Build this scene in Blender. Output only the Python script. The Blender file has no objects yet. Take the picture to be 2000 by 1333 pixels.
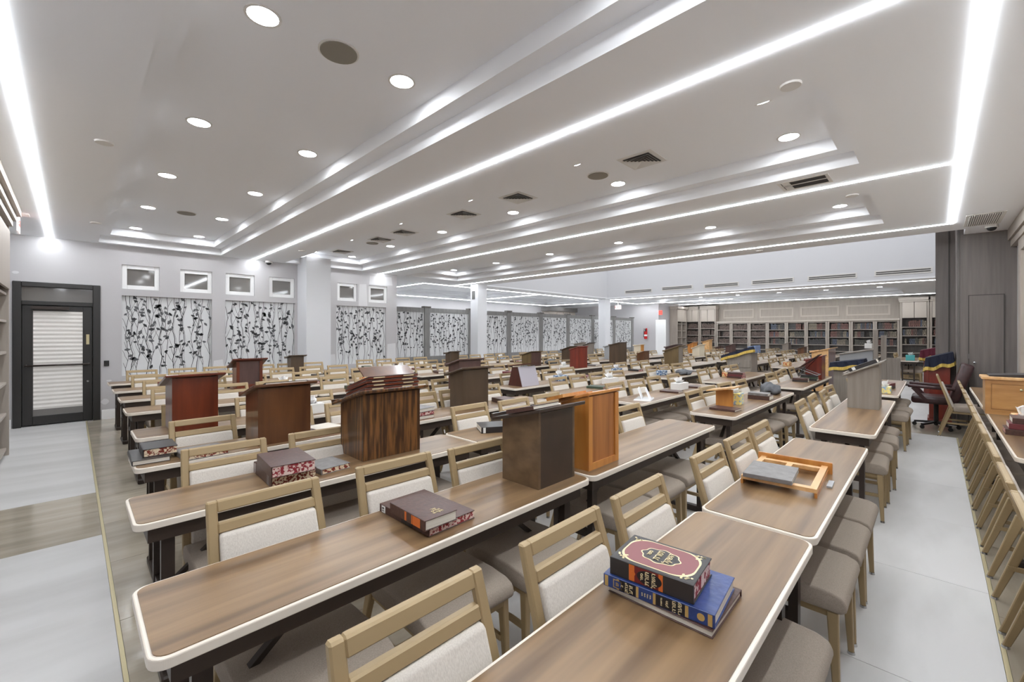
import bpy, bmesh, math, random
from mathutils import Vector, Matrix
RND = random.Random(11)
sc = bpy.context.scene
COL = sc.collection

# ------------------------------------------------------------------ camera, world, exposure
F, HY, CX, H = 841.3, 651.4, 1000.0, 1.58
TH = math.atan2(825, 841.3)
DX, DY = math.cos(TH), math.sin(TH)          # view direction; +X runs to the right vanishing point, +Y to the left one
RX, RY = math.sin(TH), -math.cos(TH)
cam_d = bpy.data.cameras.new('camera'); cam = bpy.data.objects.new('camera', cam_d); COL.objects.link(cam)
cam.location = (0, 0, H); cam.rotation_euler = (math.pi/2, 0, TH - math.pi/2)
cam_d.sensor_width = 36; cam_d.lens = F/2000*36; cam_d.shift_y = -(666.5-HY)/2000
cam_d.clip_start = .02; cam_d.clip_end = 200
sc.camera = cam
w = bpy.data.worlds.new('world'); sc.world = w; w.use_nodes = True
bg = w.node_tree.nodes['Background']; bg.inputs[0].default_value = (.92, .95, 1, 1); bg.inputs[1].default_value = .78
sc.view_settings.view_transform = 'Standard'; sc.view_settings.look = 'None'
sc.view_settings.gamma = 1; sc.view_settings.use_curve_mapping = False
sc.view_settings.exposure = 1.36
sc.cycles.use_denoising = True; sc.cycles.sample_clamp_indirect = 4; sc.cycles.sample_clamp_direct = 12; sc.cycles.denoising_prefilter = 'ACCURATE'
sc.cycles.max_bounces = 10; sc.cycles.diffuse_bounces = 6; sc.cycles.glossy_bounces = 3
STRIP_L, DOWN_L = 25.0, 34.0

def ray(px, py):
    u = (px-CX)/F
    return (DX+u*RX, DY+u*RY, (HY-py)/F)
def atz(px, py, z):
    r = ray(px, py); t = (z-H)/r[2]; return (r[0]*t, r[1]*t, z)
def aty(px, py, y):
    r = ray(px, py); t = y/r[1]; return (r[0]*t, y, H+r[2]*t)
def atx(px, py, x):
    r = ray(px, py); t = x/r[0]; return (x, r[1]*t, H+r[2]*t)

# ------------------------------------------------------------------ materials
MATS = {}
def lin(c):
    return tuple(((v/255)/12.92 if v/255 <= .04045 else ((v/255+.055)/1.055)**2.4) for v in c)
def mat(name, rgb, rough=.5, metal=0, rgb2=None, scale=(8, 8, 8), lo=.35, hi=.65, detail=3, bump=0, emit=0, coat=0, objrand=0, spec=.5, alpha=1):
    m = bpy.data.materials.new(name); m.use_nodes = True
    nt = m.node_tree; b = nt.nodes['Principled BSDF']
    c = lin(rgb) + (1,)
    b.inputs['Base Color'].default_value = c
    b.inputs['Roughness'].default_value = rough; b.inputs['Metallic'].default_value = metal
    b.inputs['Specular IOR Level'].default_value = spec
    if coat: b.inputs['Coat Weight'].default_value = coat; b.inputs['Coat Roughness'].default_value = .12
    if emit:
        b.inputs['Emission Color'].default_value = c; b.inputs['Emission Strength'].default_value = emit
    last = None
    if rgb2 or bump:
        tc = nt.nodes.new('ShaderNodeTexCoord'); mp = nt.nodes.new('ShaderNodeMapping'); no = nt.nodes.new('ShaderNodeTexNoise')
        mp.inputs['Scale'].default_value = scale; no.inputs['Scale'].default_value = 1; no.inputs['Detail'].default_value = detail
        nt.links.new(tc.outputs['Object'], mp.inputs[0]); nt.links.new(mp.outputs[0], no.inputs['Vector'])
        if rgb2:
            cr = nt.nodes.new('ShaderNodeValToRGB')
            cr.color_ramp.elements[0].position = lo; cr.color_ramp.elements[1].position = hi
            cr.color_ramp.elements[0].color = c; cr.color_ramp.elements[1].color = lin(rgb2) + (1,)
            nt.links.new(no.outputs['Fac'], cr.inputs[0]); last = cr.outputs[0]
        if bump:
            bp = nt.nodes.new('ShaderNodeBump'); bp.inputs['Strength'].default_value = bump; bp.inputs['Distance'].default_value = .01
            nt.links.new(no.outputs['Fac'], bp.inputs['Height']); nt.links.new(bp.outputs[0], b.inputs['Normal'])
    if objrand:
        oi = nt.nodes.new('ShaderNodeObjectInfo'); mr = nt.nodes.new('ShaderNodeMapRange')
        mr.inputs['To Min'].default_value = 1-objrand; mr.inputs['To Max'].default_value = 1+objrand
        mx = nt.nodes.new('ShaderNodeVectorMath'); mx.operation = 'SCALE'
        nt.links.new(oi.outputs['Random'], mr.inputs['Value']); nt.links.new(mr.outputs[0], mx.inputs['Scale'])
        if last: nt.links.new(last, mx.inputs[0])
        else: mx.inputs[0].default_value = c[:3]
        last = mx.outputs[0]
    if last: nt.links.new(last, b.inputs['Base Color'])
    MATS[name] = m
    return m
def wood(name, a, b2, grain=(2, 26, 26), rough=.35, coat=.3, lo=.3, hi=.7, detail=5, **k):
    return mat(name, a, rough, 0, b2, grain, lo, hi, detail, coat=coat, **k)

mat('ceiling_paint', (241, 242, 244), .75)
mat('wall_paint', (182, 179, 180), .7, rgb2=(186, 183, 183), scale=(1, 1, 1))
mat('wall_white', (214, 214, 216), .7)
mat('patch', (208, 206, 206), .8)
mat('trim_white', (236, 235, 234), .4)
mat('floor_white', (202, 200, 198), .42, rgb2=(182, 180, 177), scale=(.7, 2.6, 1), lo=.42, hi=.72, detail=6, objrand=.03)
mat('floor_beige', (176, 166, 150), .12, rgb2=(148, 138, 123), scale=(1.1, 7, 1), lo=.35, hi=.7, detail=5, objrand=.05)
mat('grout', (120, 116, 110), .8)
mat('brass', (196, 184, 146), .4, .4)
wood('table_wood', (142, 114, 82), (98, 75, 51), (.9, 16, 16), .3, 0, detail=3, spec=.42)
mat('edge_cream', (226, 216, 202), .35)
mat('apron', (58, 46, 38), .45)
mat('steel_brown', (52, 42, 36), .4, .2)
mat('chair_gold', (160, 138, 102), .42, .15)
mat('fabric_back', (214, 207, 197), .9, rgb2=(198, 190, 180), scale=(300, 300, 90), lo=.3, hi=.7, bump=.15)
mat('fabric_seat', (160, 147, 134), .92, rgb2=(146, 134, 122), scale=(260, 260, 260), bump=.15)
mat('chrome', (200, 200, 200), .2, 1)
mat('millwork', (168, 158, 147), .5, rgb2=(160, 150, 140), scale=(14, 14, 1.5))
mat('millwork_light', (184, 174, 163), .5)
mat('millwork_dark', (104, 99, 95), .55, rgb2=(94, 90, 87), scale=(20, 20, 2))
mat('closet_wood', (118, 110, 104), .5, rgb2=(104, 97, 92), scale=(22, 22, 1.2), lo=.3, hi=.7)
mat('closet_line', (70, 66, 62), .7)
mat('screen_gray', (130, 128, 126), .55, rgb2=(120, 118, 116), scale=(20, 20, 3))
mat('paper_white', (214, 214, 214), .8)
mat('print_black', (56, 56, 58), .8)
mat('print_gray', (92, 92, 94), .8)
mat('door_black', (40, 38, 36), .4)
mat('glass_dark', (110, 106, 102), .06, spec=.8)
mat('shade_white', (226, 222, 216), .8)
mat('speaker_gray', (140, 134, 122), .7)
mat('vent_white', (222, 219, 214), .5)
mat('vent_dark', (84, 82, 79), .7)
mat('black', (24, 23, 22), .5)
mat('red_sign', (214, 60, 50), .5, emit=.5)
mat('sign_white', (240, 225, 220), .4, emit=.3)
mat('red_gloss', (190, 26, 26), .3)
mat('led', (243, 249, 255), .5, emit=STRIP_L)
mat('lamp', (246, 250, 255), .5, emit=DOWN_L)
mat('pages', (226, 220, 208), .8, rgb2=(206, 198, 184), scale=(3, 3, 400))
mat('pages_red', (222, 196, 186), .8, rgb2=(140, 36, 44), scale=(70, 70, 70), lo=.46, hi=.54, detail=2)
mat('pages_brown', (226, 206, 176), .8, rgb2=(120, 44, 26), scale=(80, 80, 80), lo=.47, hi=.54, detail=2)
mat('cover_brown', (82, 54, 46), .45, rgb2=(68, 44, 38), scale=(60, 60, 60), bump=.1)
mat('cover_dark', (44, 40, 40), .4)
mat('cover_gray', (128, 124, 122), .5, rgb2=(112, 108, 107), scale=(30, 30, 30))
mat('cover_blue', (44, 66, 124), .3, rgb2=(38, 58, 112), scale=(40, 40, 40), bump=.15)
mat('cover_maroon', (104, 44, 48), .45)
mat('cover_green', (60, 74, 58), .5)
mat('gold', (206, 176, 112), .35, .5)
mat('gold_pale', (228, 212, 170), .45, .2)
mat('orange_label', (204, 104, 40), .5)
mat('label_black', (28, 26, 30), .4)
mat('label_red', (110, 30, 30), .45)
mat('cover_rose', (132, 78, 80), .5)
mat('white_label', (238, 238, 236), .5)
wood('mahogany', (118, 50, 24), (84, 34, 16), (14, 14, 1.4), .3, .4)
wood('red_wood', (134, 52, 36), (104, 38, 28), (16, 16, 1.4), .35, .3)
wood('brown_wood', (106, 66, 36), (78, 46, 26), (12, 12, 1.6), .32, .4)
wood('oak_stain', (120, 80, 42), (62, 38, 20), (42, 42, 3.2), .35, .3, lo=.4, hi=.56, detail=4)
wood('dark_wood', (66, 50, 38), (46, 34, 26), (6, 6, 3), .38, .3)
wood('side_ply', (112, 88, 62), (84, 64, 44), (10, 10, 18), .4, .2)
wood('dark_mahogany', (84, 40, 30), (66, 30, 24), (14, 14, 1.6), .4, .2)
wood('cedar', (178, 116, 60), (140, 84, 40), (26, 26, 1.2), .35, .3)
wood('walnut', (84, 66, 48), (70, 54, 40), (12, 12, 1.3), .4, .2)
wood('pine', (206, 144, 72), (176, 110, 48), (14, 14, 1.3), .3, .4)
wood('pine_light', (224, 184, 132), (198, 148, 92), (2, 20, 20), .4, .2)
wood('oak_gold', (196, 150, 94), (164, 116, 66), (26, 3, 14), .35, .3)
wood('plum_wood', (92, 66, 60), (74, 52, 48), (14, 14, 2), .4, .2)
wood('olive_wood', (112, 92, 58), (92, 74, 46), (14, 14, 2), .4, .2)
mat('gray_wood', (146, 137, 127), .45, rgb2=(132, 123, 114), scale=(24, 24, 1.6))
mat('gray_cool', (160, 162, 164), .5)
mat('cream_wood', (226, 214, 190), .5)
mat('lilac_sheen', (186, 180, 188), .25)  # reflected light painted as pale lilac on the stand's sloping face
mat('velvet_navy', (22, 27, 46), .85)
mat('velvet_wine', (92, 28, 46), .85)
mat('fringe', (214, 186, 96), .7, rgb2=(190, 158, 72), scale=(200, 200, 4))
mat('leather', (66, 40, 40), .35, rgb2=(54, 32, 32), scale=(20, 20, 20))
mat('bag_gray', (96, 98, 102), .8, rgb2=(70, 71, 75), scale=(12, 12, 12))
mat('denim', (132, 150, 184), .9, rgb2=(112, 130, 166), scale=(90, 90, 90))
mat('tissue', (244, 243, 242), .9)
mat('box_white', (232, 230, 226), .6)
mat('box_blue', (206, 218, 226), .5, rgb2=(46, 88, 138), scale=(40, 40, 40), lo=.48, hi=.52, detail=1)
mat('box_yellow', (238, 222, 140), .5, rgb2=(150, 178, 206), scale=(34, 34, 34), lo=.5, hi=.56, detail=1)
mat('box_floral', (226, 206, 150), .5, rgb2=(204, 92, 52), scale=(44, 44, 44), lo=.5, hi=.56, detail=1)
mat('box_teal', (84, 176, 178), .5)
mat('paper_grey', (222, 222, 226), .6)
mat('plastic_clear', (222, 224, 226), .15)
for i, c in enumerate([(66, 54, 48), (50, 48, 48), (56, 60, 70), (80, 54, 48), (92, 84, 72), (60, 58, 52)]):
    mat('spine_%d' % i, c, .5, rgb2=tuple(min(255, int(v*1.5+20)) for v in c), scale=(60, 60, 14), lo=.5, hi=.62)

# ------------------------------------------------------------------ mesh helpers
class MB:
    def __init__(s): s.v = []; s.f = []
    def quadbox(s, p):                       # 8 points: bottom loop then top loop
        n = len(s.v); s.v += [tuple(q) for q in p]
        s.f += [tuple(n+i for i in q) for q in ((3, 2, 1, 0), (4, 5, 6, 7), (0, 1, 5, 4), (1, 2, 6, 5), (2, 3, 7, 6), (3, 0, 4, 7))]
        return s
    def box(s, x0, y0, z0, x1, y1, z1):
        return s.quadbox([(x0, y0, z0), (x1, y0, z0), (x1, y1, z0), (x0, y1, z0), (x0, y0, z1), (x1, y0, z1), (x1, y1, z1), (x0, y1, z1)])
    def frus(s, c0, s0, c1, s1):             # tapered bar between two axis-aligned rectangles
        p = []
        for c, d in ((c0, s0), (c1, s1)):
            p += [(c[0]+a*d[0]/2, c[1]+b*d[1]/2, c[2]) for a, b in ((-1, -1), (1, -1), (1, 1), (-1, 1))]
        return s.quadbox(p)
    def bar(s, p0, p1, wd, ht):              # square bar along any direction
        p0, p1 = Vector(p0), Vector(p1); d = (p1-p0).normalized()
        up = Vector((0, 0, 1)) if abs(d.z) < .95 else Vector((0, 1, 0))
        a = d.cross(up).normalized(); b = a.cross(d)
        q = []
        for c in (p0, p1):
            q += [c - a*wd/2 - b*ht/2, c + a*wd/2 - b*ht/2, c + a*wd/2 + b*ht/2, c - a*wd/2 + b*ht/2]
        return s.quadbox(q)
    def prism(s, pts, z0, z1):
        n = len(s.v); k = len(pts)
        s.v += [(x, y, z0) for x, y in pts] + [(x, y, z1) for x, y in pts]
        s.f += [tuple(n+i for i in range(k-1, -1, -1)), tuple(n+k+i for i in range(k))]
        s.f += [(n+i, n+(i+1) % k, n+k+(i+1) % k, n+k+i) for i in range(k)]
        return s
    def extr(s, pts, a0, a1, axis='x'):      # 2-D outline (u,z) extruded along x (u=y) or y (u=x)
        n = len(s.v); k = len(pts)
        for a in (a0, a1):
            s.v += [((a, u, z) if axis == 'x' else (u, a, z)) for u, z in pts]
        s.f += [tuple(n+i for i in range(k-1, -1, -1)), tuple(n+k+i for i in range(k))]
        s.f += [(n+i, n+(i+1) % k, n+k+(i+1) % k, n+k+i) for i in range(k)]
        return s
    def cyl(s, p0, p1, r0, r1=None, k=12):
        r1 = r0 if r1 is None else r1
        p0, p1 = Vector(p0), Vector(p1); d = (p1-p0).normalized()
        up = Vector((0, 0, 1)) if abs(d.z) < .95 else Vector((1, 0, 0))
        a = d.cross(up).normalized(); b = d.cross(a)
        n = len(s.v)
        for c, r in ((p0, r0), (p1, r1)):
            s.v += [tuple(c + a*math.cos(t)*r + b*math.sin(t)*r) for t in (2*math.pi*i/k for i in range(k))]
        s.f += [tuple(n+i for i in range(k)), tuple(n+k+i for i in range(k-1, -1, -1))]
        s.f += [(n+i, n+k+i, n+k+(i+1) % k, n+(i+1) % k) for i in range(k)]
        return s
    def face(s, pts):
        n = len(s.v); s.v += [tuple(p) for p in pts]; s.f.append(tuple(range(n, n+len(pts)))); return s
    def mesh(s, name, m, bevel=0, seg=2, smooth=False):
        me = bpy.data.meshes.new(name); me.from_pydata(s.v, [], s.f)
        bm = bmesh.new(); bm.from_mesh(me)
        bmesh.ops.recalc_face_normals(bm, faces=bm.faces)
        if bevel:
            bmesh.ops.bevel(bm, geom=list(bm.edges), offset=bevel, segments=seg, affect='EDGES', profile=.5, clamp_overlap=True)
        bm.to_mesh(me); bm.free()
        if smooth:
            for p in me.polygons: p.use_smooth = True
        me.materials.append(MATS[m]); return me
    def build(s, name, m, parent=None, bevel=0, seg=2, smooth=False, loc=None, rotz=0, kind=None):
        o = bpy.data.objects.new(name, s.mesh(name, m, bevel, seg, smooth)); COL.objects.link(o)
        if parent: o.parent = parent
        if loc is not None: o.location = loc
        if rotz: o.rotation_euler.z = rotz
        if kind: o['kind'] = kind
        return o
def thing(name, label, cat, loc=(0, 0, 0), rotz=0, group=None):
    o = bpy.data.objects.new(name, None); COL.objects.link(o); o.empty_display_size = .1
    o.location = loc; o.rotation_euler = (0, 0, rotz); o['label'] = label; o['category'] = cat
    if group: o['group'] = group
    return o
def tag(o, label, cat, group=None):
    o['label'] = label; o['category'] = cat
    if group: o['group'] = group
    return o
def struct(name):
    o = bpy.data.objects.new(name, None); COL.objects.link(o); o['kind'] = 'structure'; return o
def dup(root, loc, rotz=0, label=None, group=None):
    r = root.copy(); COL.objects.link(r); r.location = loc; r.rotation_euler = (0, 0, rotz)
    if label: r['label'] = label
    if group: r['group'] = group
    for ch in list(root.children):
        c = ch.copy(); COL.objects.link(c); c.parent = r
        for g in list(ch.children):
            e = g.copy(); COL.objects.link(e); e.parent = c
    return r
def rrect(x0, y0, x1, y1, r, k=5):
    p = []
    for cx, cy, a in ((x1-r, y1-r, 0), (x0+r, y1-r, 90), (x0+r, y0+r, 180), (x1-r, y0+r, 270)):
        for i in range(k+1):
            t = math.radians(a+90*i/k); p.append((cx+r*math.cos(t), cy+r*math.sin(t)))
    return p
ORD = ['zeroth', 'first', 'second', 'third', 'fourth', 'fifth', 'sixth', 'seventh', 'eighth', 'ninth', 'tenth', 'eleventh', 'twelfth',
       'thirteenth', 'fourteenth', 'fifteenth', 'sixteenth', 'seventeenth', 'eighteenth', 'nineteenth', 'twentieth', 'twenty-first', 'twenty-second',
       'twenty-third', 'twenty-fourth', 'twenty-fifth', 'twenty-sixth', 'twenty-seventh', 'twenty-eighth', 'twenty-ninth', 'thirtieth']

# ------------------------------------------------------------------ setting: floor
ZC, ZL, ZT = 3.226, 3.36, 3.49
WY, RYW, LX, FX = 10.89, -.93, -1.0, 26.0     # window wall, right wall, left wall, far book wall
BRX, BRY = .172, -.247                        # brass strips
fl = MB().box(LX, RYW, -.08, FX+.5, 17.4, -.012).build('floor', 'grout'); fl['kind'] = 'structure'
NT = [0]
tile_cache = {}
def tile(x0, y0, x1, y1, m):
    key = (round(x1-x0, 2), round(y1-y0, 2), m); g = .0018
    if key not in tile_cache:
        a, b = (x1-x0)/2-g, (y1-y0)/2-g
        tile_cache[key] = MB().box(-a, -b, -.012, a, b, 0).mesh('tile', m)
    o = bpy.data.objects.new('tile', tile_cache[key]); COL.objects.link(o); o.parent = fl
    o.location = ((x0+x1)/2, (y0+y1)/2, 0); NT[0] += 1
def split(a, b, n): return [a+(b-a)*i/n for i in range(n+1)]
# left aisle: white slabs with beige bands
for y0, y1, m, n in ((RYW, 2.2, 'floor_white', 3), (2.2, 3.434, 'floor_white', 1), (3.434, 4.66, 'floor_white', 1), (4.66, 5.94, 'floor_beige', 2), (5.94, 7.17, 'floor_white', 1),
                     (7.17, 8.4, 'floor_white', 1), (8.4, 9.63, 'floor_white', 1), (9.63, WY, 'floor_white', 1)):
    ys = split(y0, y1, n)
    for a, b in zip(ys, ys[1:]): tile(LX, a, BRX-.01, b, m)
# beige border band beside the left aisle
for a, b in zip(split(BRY+.02, WY, 13), split(BRY+.02, WY, 13)[1:]):
    tile(BRX+.008, a, 1.37, b, 'floor_beige')
# white field under the tables
xs = [1.37, 2.66, 3.885, 5.108, 6.33, 7.56, 8.78, 9.35]
for i in range(len(xs)-1):
    for a, b in zip(split(BRY+.01, WY, 9), split(BRY+.01, WY, 9)[1:]): tile(xs[i], a, xs[i+1], b, 'floor_white')
for i, x in enumerate(split(9.35, 10.5, 2)[:-1]):
    for a, b in zip(split(RYW, 12, 8), split(RYW, 12, 8)[1:]): tile(x, a, x+.575, b, 'floor_beige')
# beige strip along the right wall
for a, b in zip(split(BRX, 9.35, 8), split(BRX, 9.35, 8)[1:]): tile(a, RYW, b, BRY-.008, 'floor_beige')
for a, b in zip(split(10.5, FX, 9), split(10.5, FX, 9)[1:]):
    for c, e in zip(split(RYW, 12, 8), split(RYW, 12, 8)[1:]): tile(a, c, b, e, 'floor_white')
# the part of the floor beyond the screens is hidden by furniture
far_floor = MB().box(LX, 12.0, -.012, FX, 17.3, 0).build('floor_slab', 'floor_white', fl)
MB().box(BRX-.01, BRY, -.012, BRX+.008, WY, .001).build('brass_strip', 'brass', fl)
MB().box(BRX, BRY-.008, -.012, 9.35, BRY+.01, .001).build('brass_strip', 'brass', fl)

# ------------------------------------------------------------------ setting: ceiling with trays
ce = struct('ceiling')
TR = [(.325, .52, 2.19, 10.74), (3.45, .52, 5.33, 10.74), (6.6, .54, 8.5, 10.74)]
FT = [(20.0, .9, 24.0, 10.4), (8.9, 12.5, 13.1, 15.8), (14.6, 12.5, 19.0, 15.8)]
AX0, AX1, AY0, AY1 = 9.87, 17.85, -.35, 11.15
def soffit(x0, y0, x1, y1, holes):
    m = MB()
    X = sorted({x0, x1} | {h[0] for h in holes} | {h[2] for h in holes}); Y = sorted({y0, y1} | {h[1] for h in holes} | {h[3] for h in holes})
    for a, b in zip(X, X[1:]):
        for c, e in zip(Y, Y[1:]):
            mx, my = (a+b)/2, (c+e)/2
            if not any(h[0] < mx < h[2] and h[1] < my < h[3] for h in holes): m.box(a, c, ZC, b, e, ZC+.05)
    return m
soffit(LX-.1, RYW-.1, AX0, WY+.05, TR).build('soffit', 'ceiling_paint', ce)
soffit(6.3, WY+.05, AX0, 17.4, [(8.9, 12.5, AX0, 15.8)]).build('soffit', 'ceiling_paint', ce)
soffit(AX0, AY1, FX+.5, 17.4, [(AX0, 12.5, 13.1, 15.8), FT[2]]).build('soffit', 'ceiling_paint', ce)
soffit(AX1, RYW-.1, FX+.5, AY1, [FT[0]]).build('soffit', 'ceiling_paint', ce)
soffit(AX0, RYW-.1, AX1, AY0, []).build('soffit', 'ceiling_paint', ce)
for x0, y0, x1, y1 in TR+FT:
    m = MB(); g = .15
    def ring(a, b, z0, z1, t=.03):     # vertical band around a rectangle
        X0, Y0, X1, Y1 = a
        m.box(X0-t, Y0-t, z0, X0, Y1+t, z1); m.box(X1, Y0-t, z0, X1+t, Y1+t, z1)
        m.box(X0, Y0-t, z0, X1, Y0, z1); m.box(X0, Y1, z0, X1, Y1+t, z1)
    ring((x0, y0, x1, y1), 0, ZC+.05, ZL+.03)
    i = (x0+g, y0+g, x1-g, y1-g)
    m.box(x0, y0, ZL, x0+g, y1, ZL+.03); m.box(x1-g, y0, ZL, x1, y1, ZL+.03)
    m.box(x0+g, y0, ZL, x1-g, y0+g, ZL+.03); m.box(x0+g, y1-g, ZL, x1-g, y1, ZL+.03)
    ring(i, 0, ZL+.03, ZT+.03)
    m.box(i[0], i[1], ZT, i[2], i[3], ZT+.03)
    m.build('ceiling_tray', 'ceiling_paint', ce)

# atrium: tall white walls open to the sky above
ATZ = 6.4
m = MB(); m.box(AX0-.1, AY0, ZC+.05, AX0, AY1, ATZ); m.build('wall_atrium_near', 'wall_white', kind='structure')
m = MB().box(AX1, AY0-.1, ZC+.05, AX1+.1, AY1+.1, ATZ).build('wall_atrium_far', 'wall_white', kind='structure'); wa_far = m
MB().box(AX0-.1, AY1, ZC+.05, AX1+.1, AY1+.1, ATZ).build('wall_atrium_left', 'wall_white', kind='structure')
MB().box(AX0-.1, AY0-.1, ZC+.05, AX1+.1, AY0, ATZ).build('wall_atrium_right', 'wall_white', kind='structure')

# ------------------------------------------------------------------ setting: walls
def holed(name, m, x0, x1, z0, z1, holes, y0, y1):
    mb = MB(); X = sorted({x0, x1} | {h[0] for h in holes} | {h[1] for h in holes}); Z = sorted({z0, z1} | {h[2] for h in holes} | {h[3] for h in holes})
    for a, b in zip(X, X[1:]):
        for c, e in zip(Z, Z[1:]):
            mx, mz = (a+b)/2, (c+e)/2
            if not any(h[0] < mx < h[1] and h[2] < mz < h[3] for h in holes): mb.box(a, y0, c, b, y1, e)
    return mb.build(name, m, kind='structure')
NICHE = [(.645, 2.058), (2.297, 3.71), (4.708, 6.102)]
WINX = [(.645, 1.199), (1.522, 2.062), (2.306, 2.854), (3.156, 3.699), (4.734, 5.26), (5.585, 6.133)]
NZ0, NZ1, WZ0, WZ1 = .775, 2.295, 2.42, 2.878
holes = [(a, b, NZ0, NZ1) for a, b in NICHE] + [(a, b, WZ0, WZ1) for a, b in WINX] + [(-.70, .354, -.01, 2.45)]
wb = holed('wall_back', 'wall_paint', LX-.1, 6.437, 0, ZC, holes, WY, WY+.14)
MB().box(-1.1, WY+.145, 0, 6.4, WY+.2, 3.2).build('light_leak_block', 'trim_white', wb)  # unseen slab added behind the wall to stop sky light leaking in


bb = MB(); bb.box(.37, WY-.018, 0, 3.77, WY, .15); bb.box(.37, WY-.012, .15, 3.77, WY, .175); bb.box(4.33, WY-.018, 0, 6.43, WY, .15); bb.box(-.96, WY-.018, 0, -.715, WY, .15)
bb.build('baseboard_back', 'trim_white', kind='structure')
# unpainted patches on the window wall
pm = MB(); pr = random.Random(3)
for px, py, a, b, r in ((248, 768, .1, .03, 0), (270, 768, .05, .04, 0), (305, 760, .05, .12, -.6), (246, 792, .06, .03, .5), (264, 790, .06, .04, .2), (205, 785, .07, .06, 0), (213, 744, .05, .02, 0), (30, 532, .05, .03, 0)):
    c = aty(px, py, WY-.002)
    pts = [(c[0]+math.cos(t)*a*.8*pr.uniform(.75, 1.15)*math.cos(r)-math.sin(t)*b*math.sin(r), c[1], c[2]+math.sin(t)*b*.9*pr.uniform(.8, 1.15)+math.cos(t)*a*math.sin(r)) for t in (i*math.pi/5 for i in range(10))]
    pm.face(pts)
for x0, x1, z0, z1 in ((2.07, 2.28, .8, 1.02), (4.34, 4.7, .77, 1.05), (6.12, 6.42, .75, 1.3), (5.6, 6.3, 2.9, 3.15), (5.3, 5.55, 2.3, 2.9)):
    pm.face([(x0, WY-.002, z0), (x1, WY-.002, z0+.02), (x1-.03, WY-.002, z1), (x0+.02, WY-.002, z1-.02)])
pm.build('unpainted_patches', 'patch', wb)
# left, right and remaining walls
MB().box(LX-.1, RYW-.1, 0, LX, WY, ZC).build('wall_left', 'wall_paint', kind='structure')
wr = MB().box(LX-.1, RYW-.1, 0, 10.4, RYW, ZC).build('wall_right', 'wall_paint', kind='structure')
MB().box(11.35, -.47, 0, FX+.5, -.35, ZC).build('wall_right_far', 'millwork', kind='structure')
MB().box(6.3, 17.2, 0, FX+.5, 17.3, ZC).build('wall_back_far', 'wall_paint', kind='structure')
MB().box(6.3, WY+.14, 0, 6.437, 17.2, ZC).build('wall_side_return', 'wall_paint', kind='structure')
MB().box(22.7, 10.9, 0, 22.85, 17.2, ZC).build('wall_extinguisher', 'wall_paint', kind='structure')
MB().box(22.85, 10.9, 0, FX, 11.0, ZC).build('wall_return_far', 'wall_paint', kind='structure')
MB().box(FX, -.35, 0, FX+.1, 10.95, ZC).build('wall_far', 'millwork', kind='structure')
# closet wall and pilaster in dark grained wood
cl = MB().box(10.4, RYW, 0, 11.35, -.27, 6.0).build('wall_closet', 'closet_wood', kind='structure')
ps = MB().box(11.35, -.34, 0, 11.8, -.014, 6.0).build('wall_pilaster', 'closet_wood', kind='structure')
MB().box(11.335, -.2, 0, 11.351, -.185, 6.0).build('groove', 'closet_line', ps)
MB().box(10.385, -.30, 0, 10.4, -.272, 6.0).build('corner_bead', 'millwork_dark', cl)
# flush closet door
dy0, dy1, dz = atx(1893, 578, 10.4)[1], atx(1960, 575, 10.4)[1], 2.2
d2 = MB().box(10.385, dy1, .02, 10.4, dy0, dz).build('door_2', 'closet_wood', kind='structure')
mm = MB(); mm.box(10.382, dy0, .02, 10.386, dy0+.012, dz+.012); mm.box(10.382, dy1-.012, .02, 10.386, dy1, dz+.012); mm.box(10.382, dy1, dz, 10.386, dy0, dz+.012)
mm.build('door_gap', 'closet_line', d2)
MB().cyl((10.385, dy0-.06, 1.1), (10.34, dy0-.06, 1.1), .012, .018).build('knob', 'chrome', d2, smooth=True)
MB().box(10.37, dy0-.005, 1.16, 10.386, dy0+.02, 1.24).build('latch', 'millwork_dark', d2)
# right wall: cornice, casing and white panel
tr = MB(); tr.box(2, RYW, 3.05, 10.4, RYW+.1, ZC-.001); tr.box(2, RYW, 2.95, 10.4, RYW+.07, 3.05)
tr.build('trim_1', 'millwork', kind='structure')
wn = MB(); wn.box(9.5, RYW, .9, 9.75, RYW+.05, 2.95); wn.box(2.5, RYW, .9, 2.7, RYW+.05, 2.95); wn.box(2.7, RYW, 2.78, 9.5, RYW+.05, 2.95); wn.box(2.7, RYW, .9, 9.5, RYW+.05, .98)
w7 = wn.build('window_7', 'millwork', kind='structure')
MB().box(2.7, RYW, .98, 9.5, RYW+.012, 2.78).build('roller_shade', 'shade_white', w7)
MB().box(9.78, RYW, .0, 9.84, RYW+.03, 2.95).build('casing_edge', 'trim_white', w7)

# columns
def column(name, x0, y0, x1, y1, top=ZC+.05):
    return MB().box(x0, y0, 0, x1, y1, top).build(name, 'wall_white', kind='structure')
column('wall_column_1', 3.77, 10.33, 4.33, WY, ZL)
c2 = column('wall_column_2', 9.42, 10.83, 9.83, 11.2)
c3 = column('wall_column_3', 17.72, 11.16, 18.15, 11.55)
MB().box(9.41, 10.98, 2.72, 9.42, 11.12, 3.0).build('wall_opening', 'vent_dark', c2)

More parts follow.
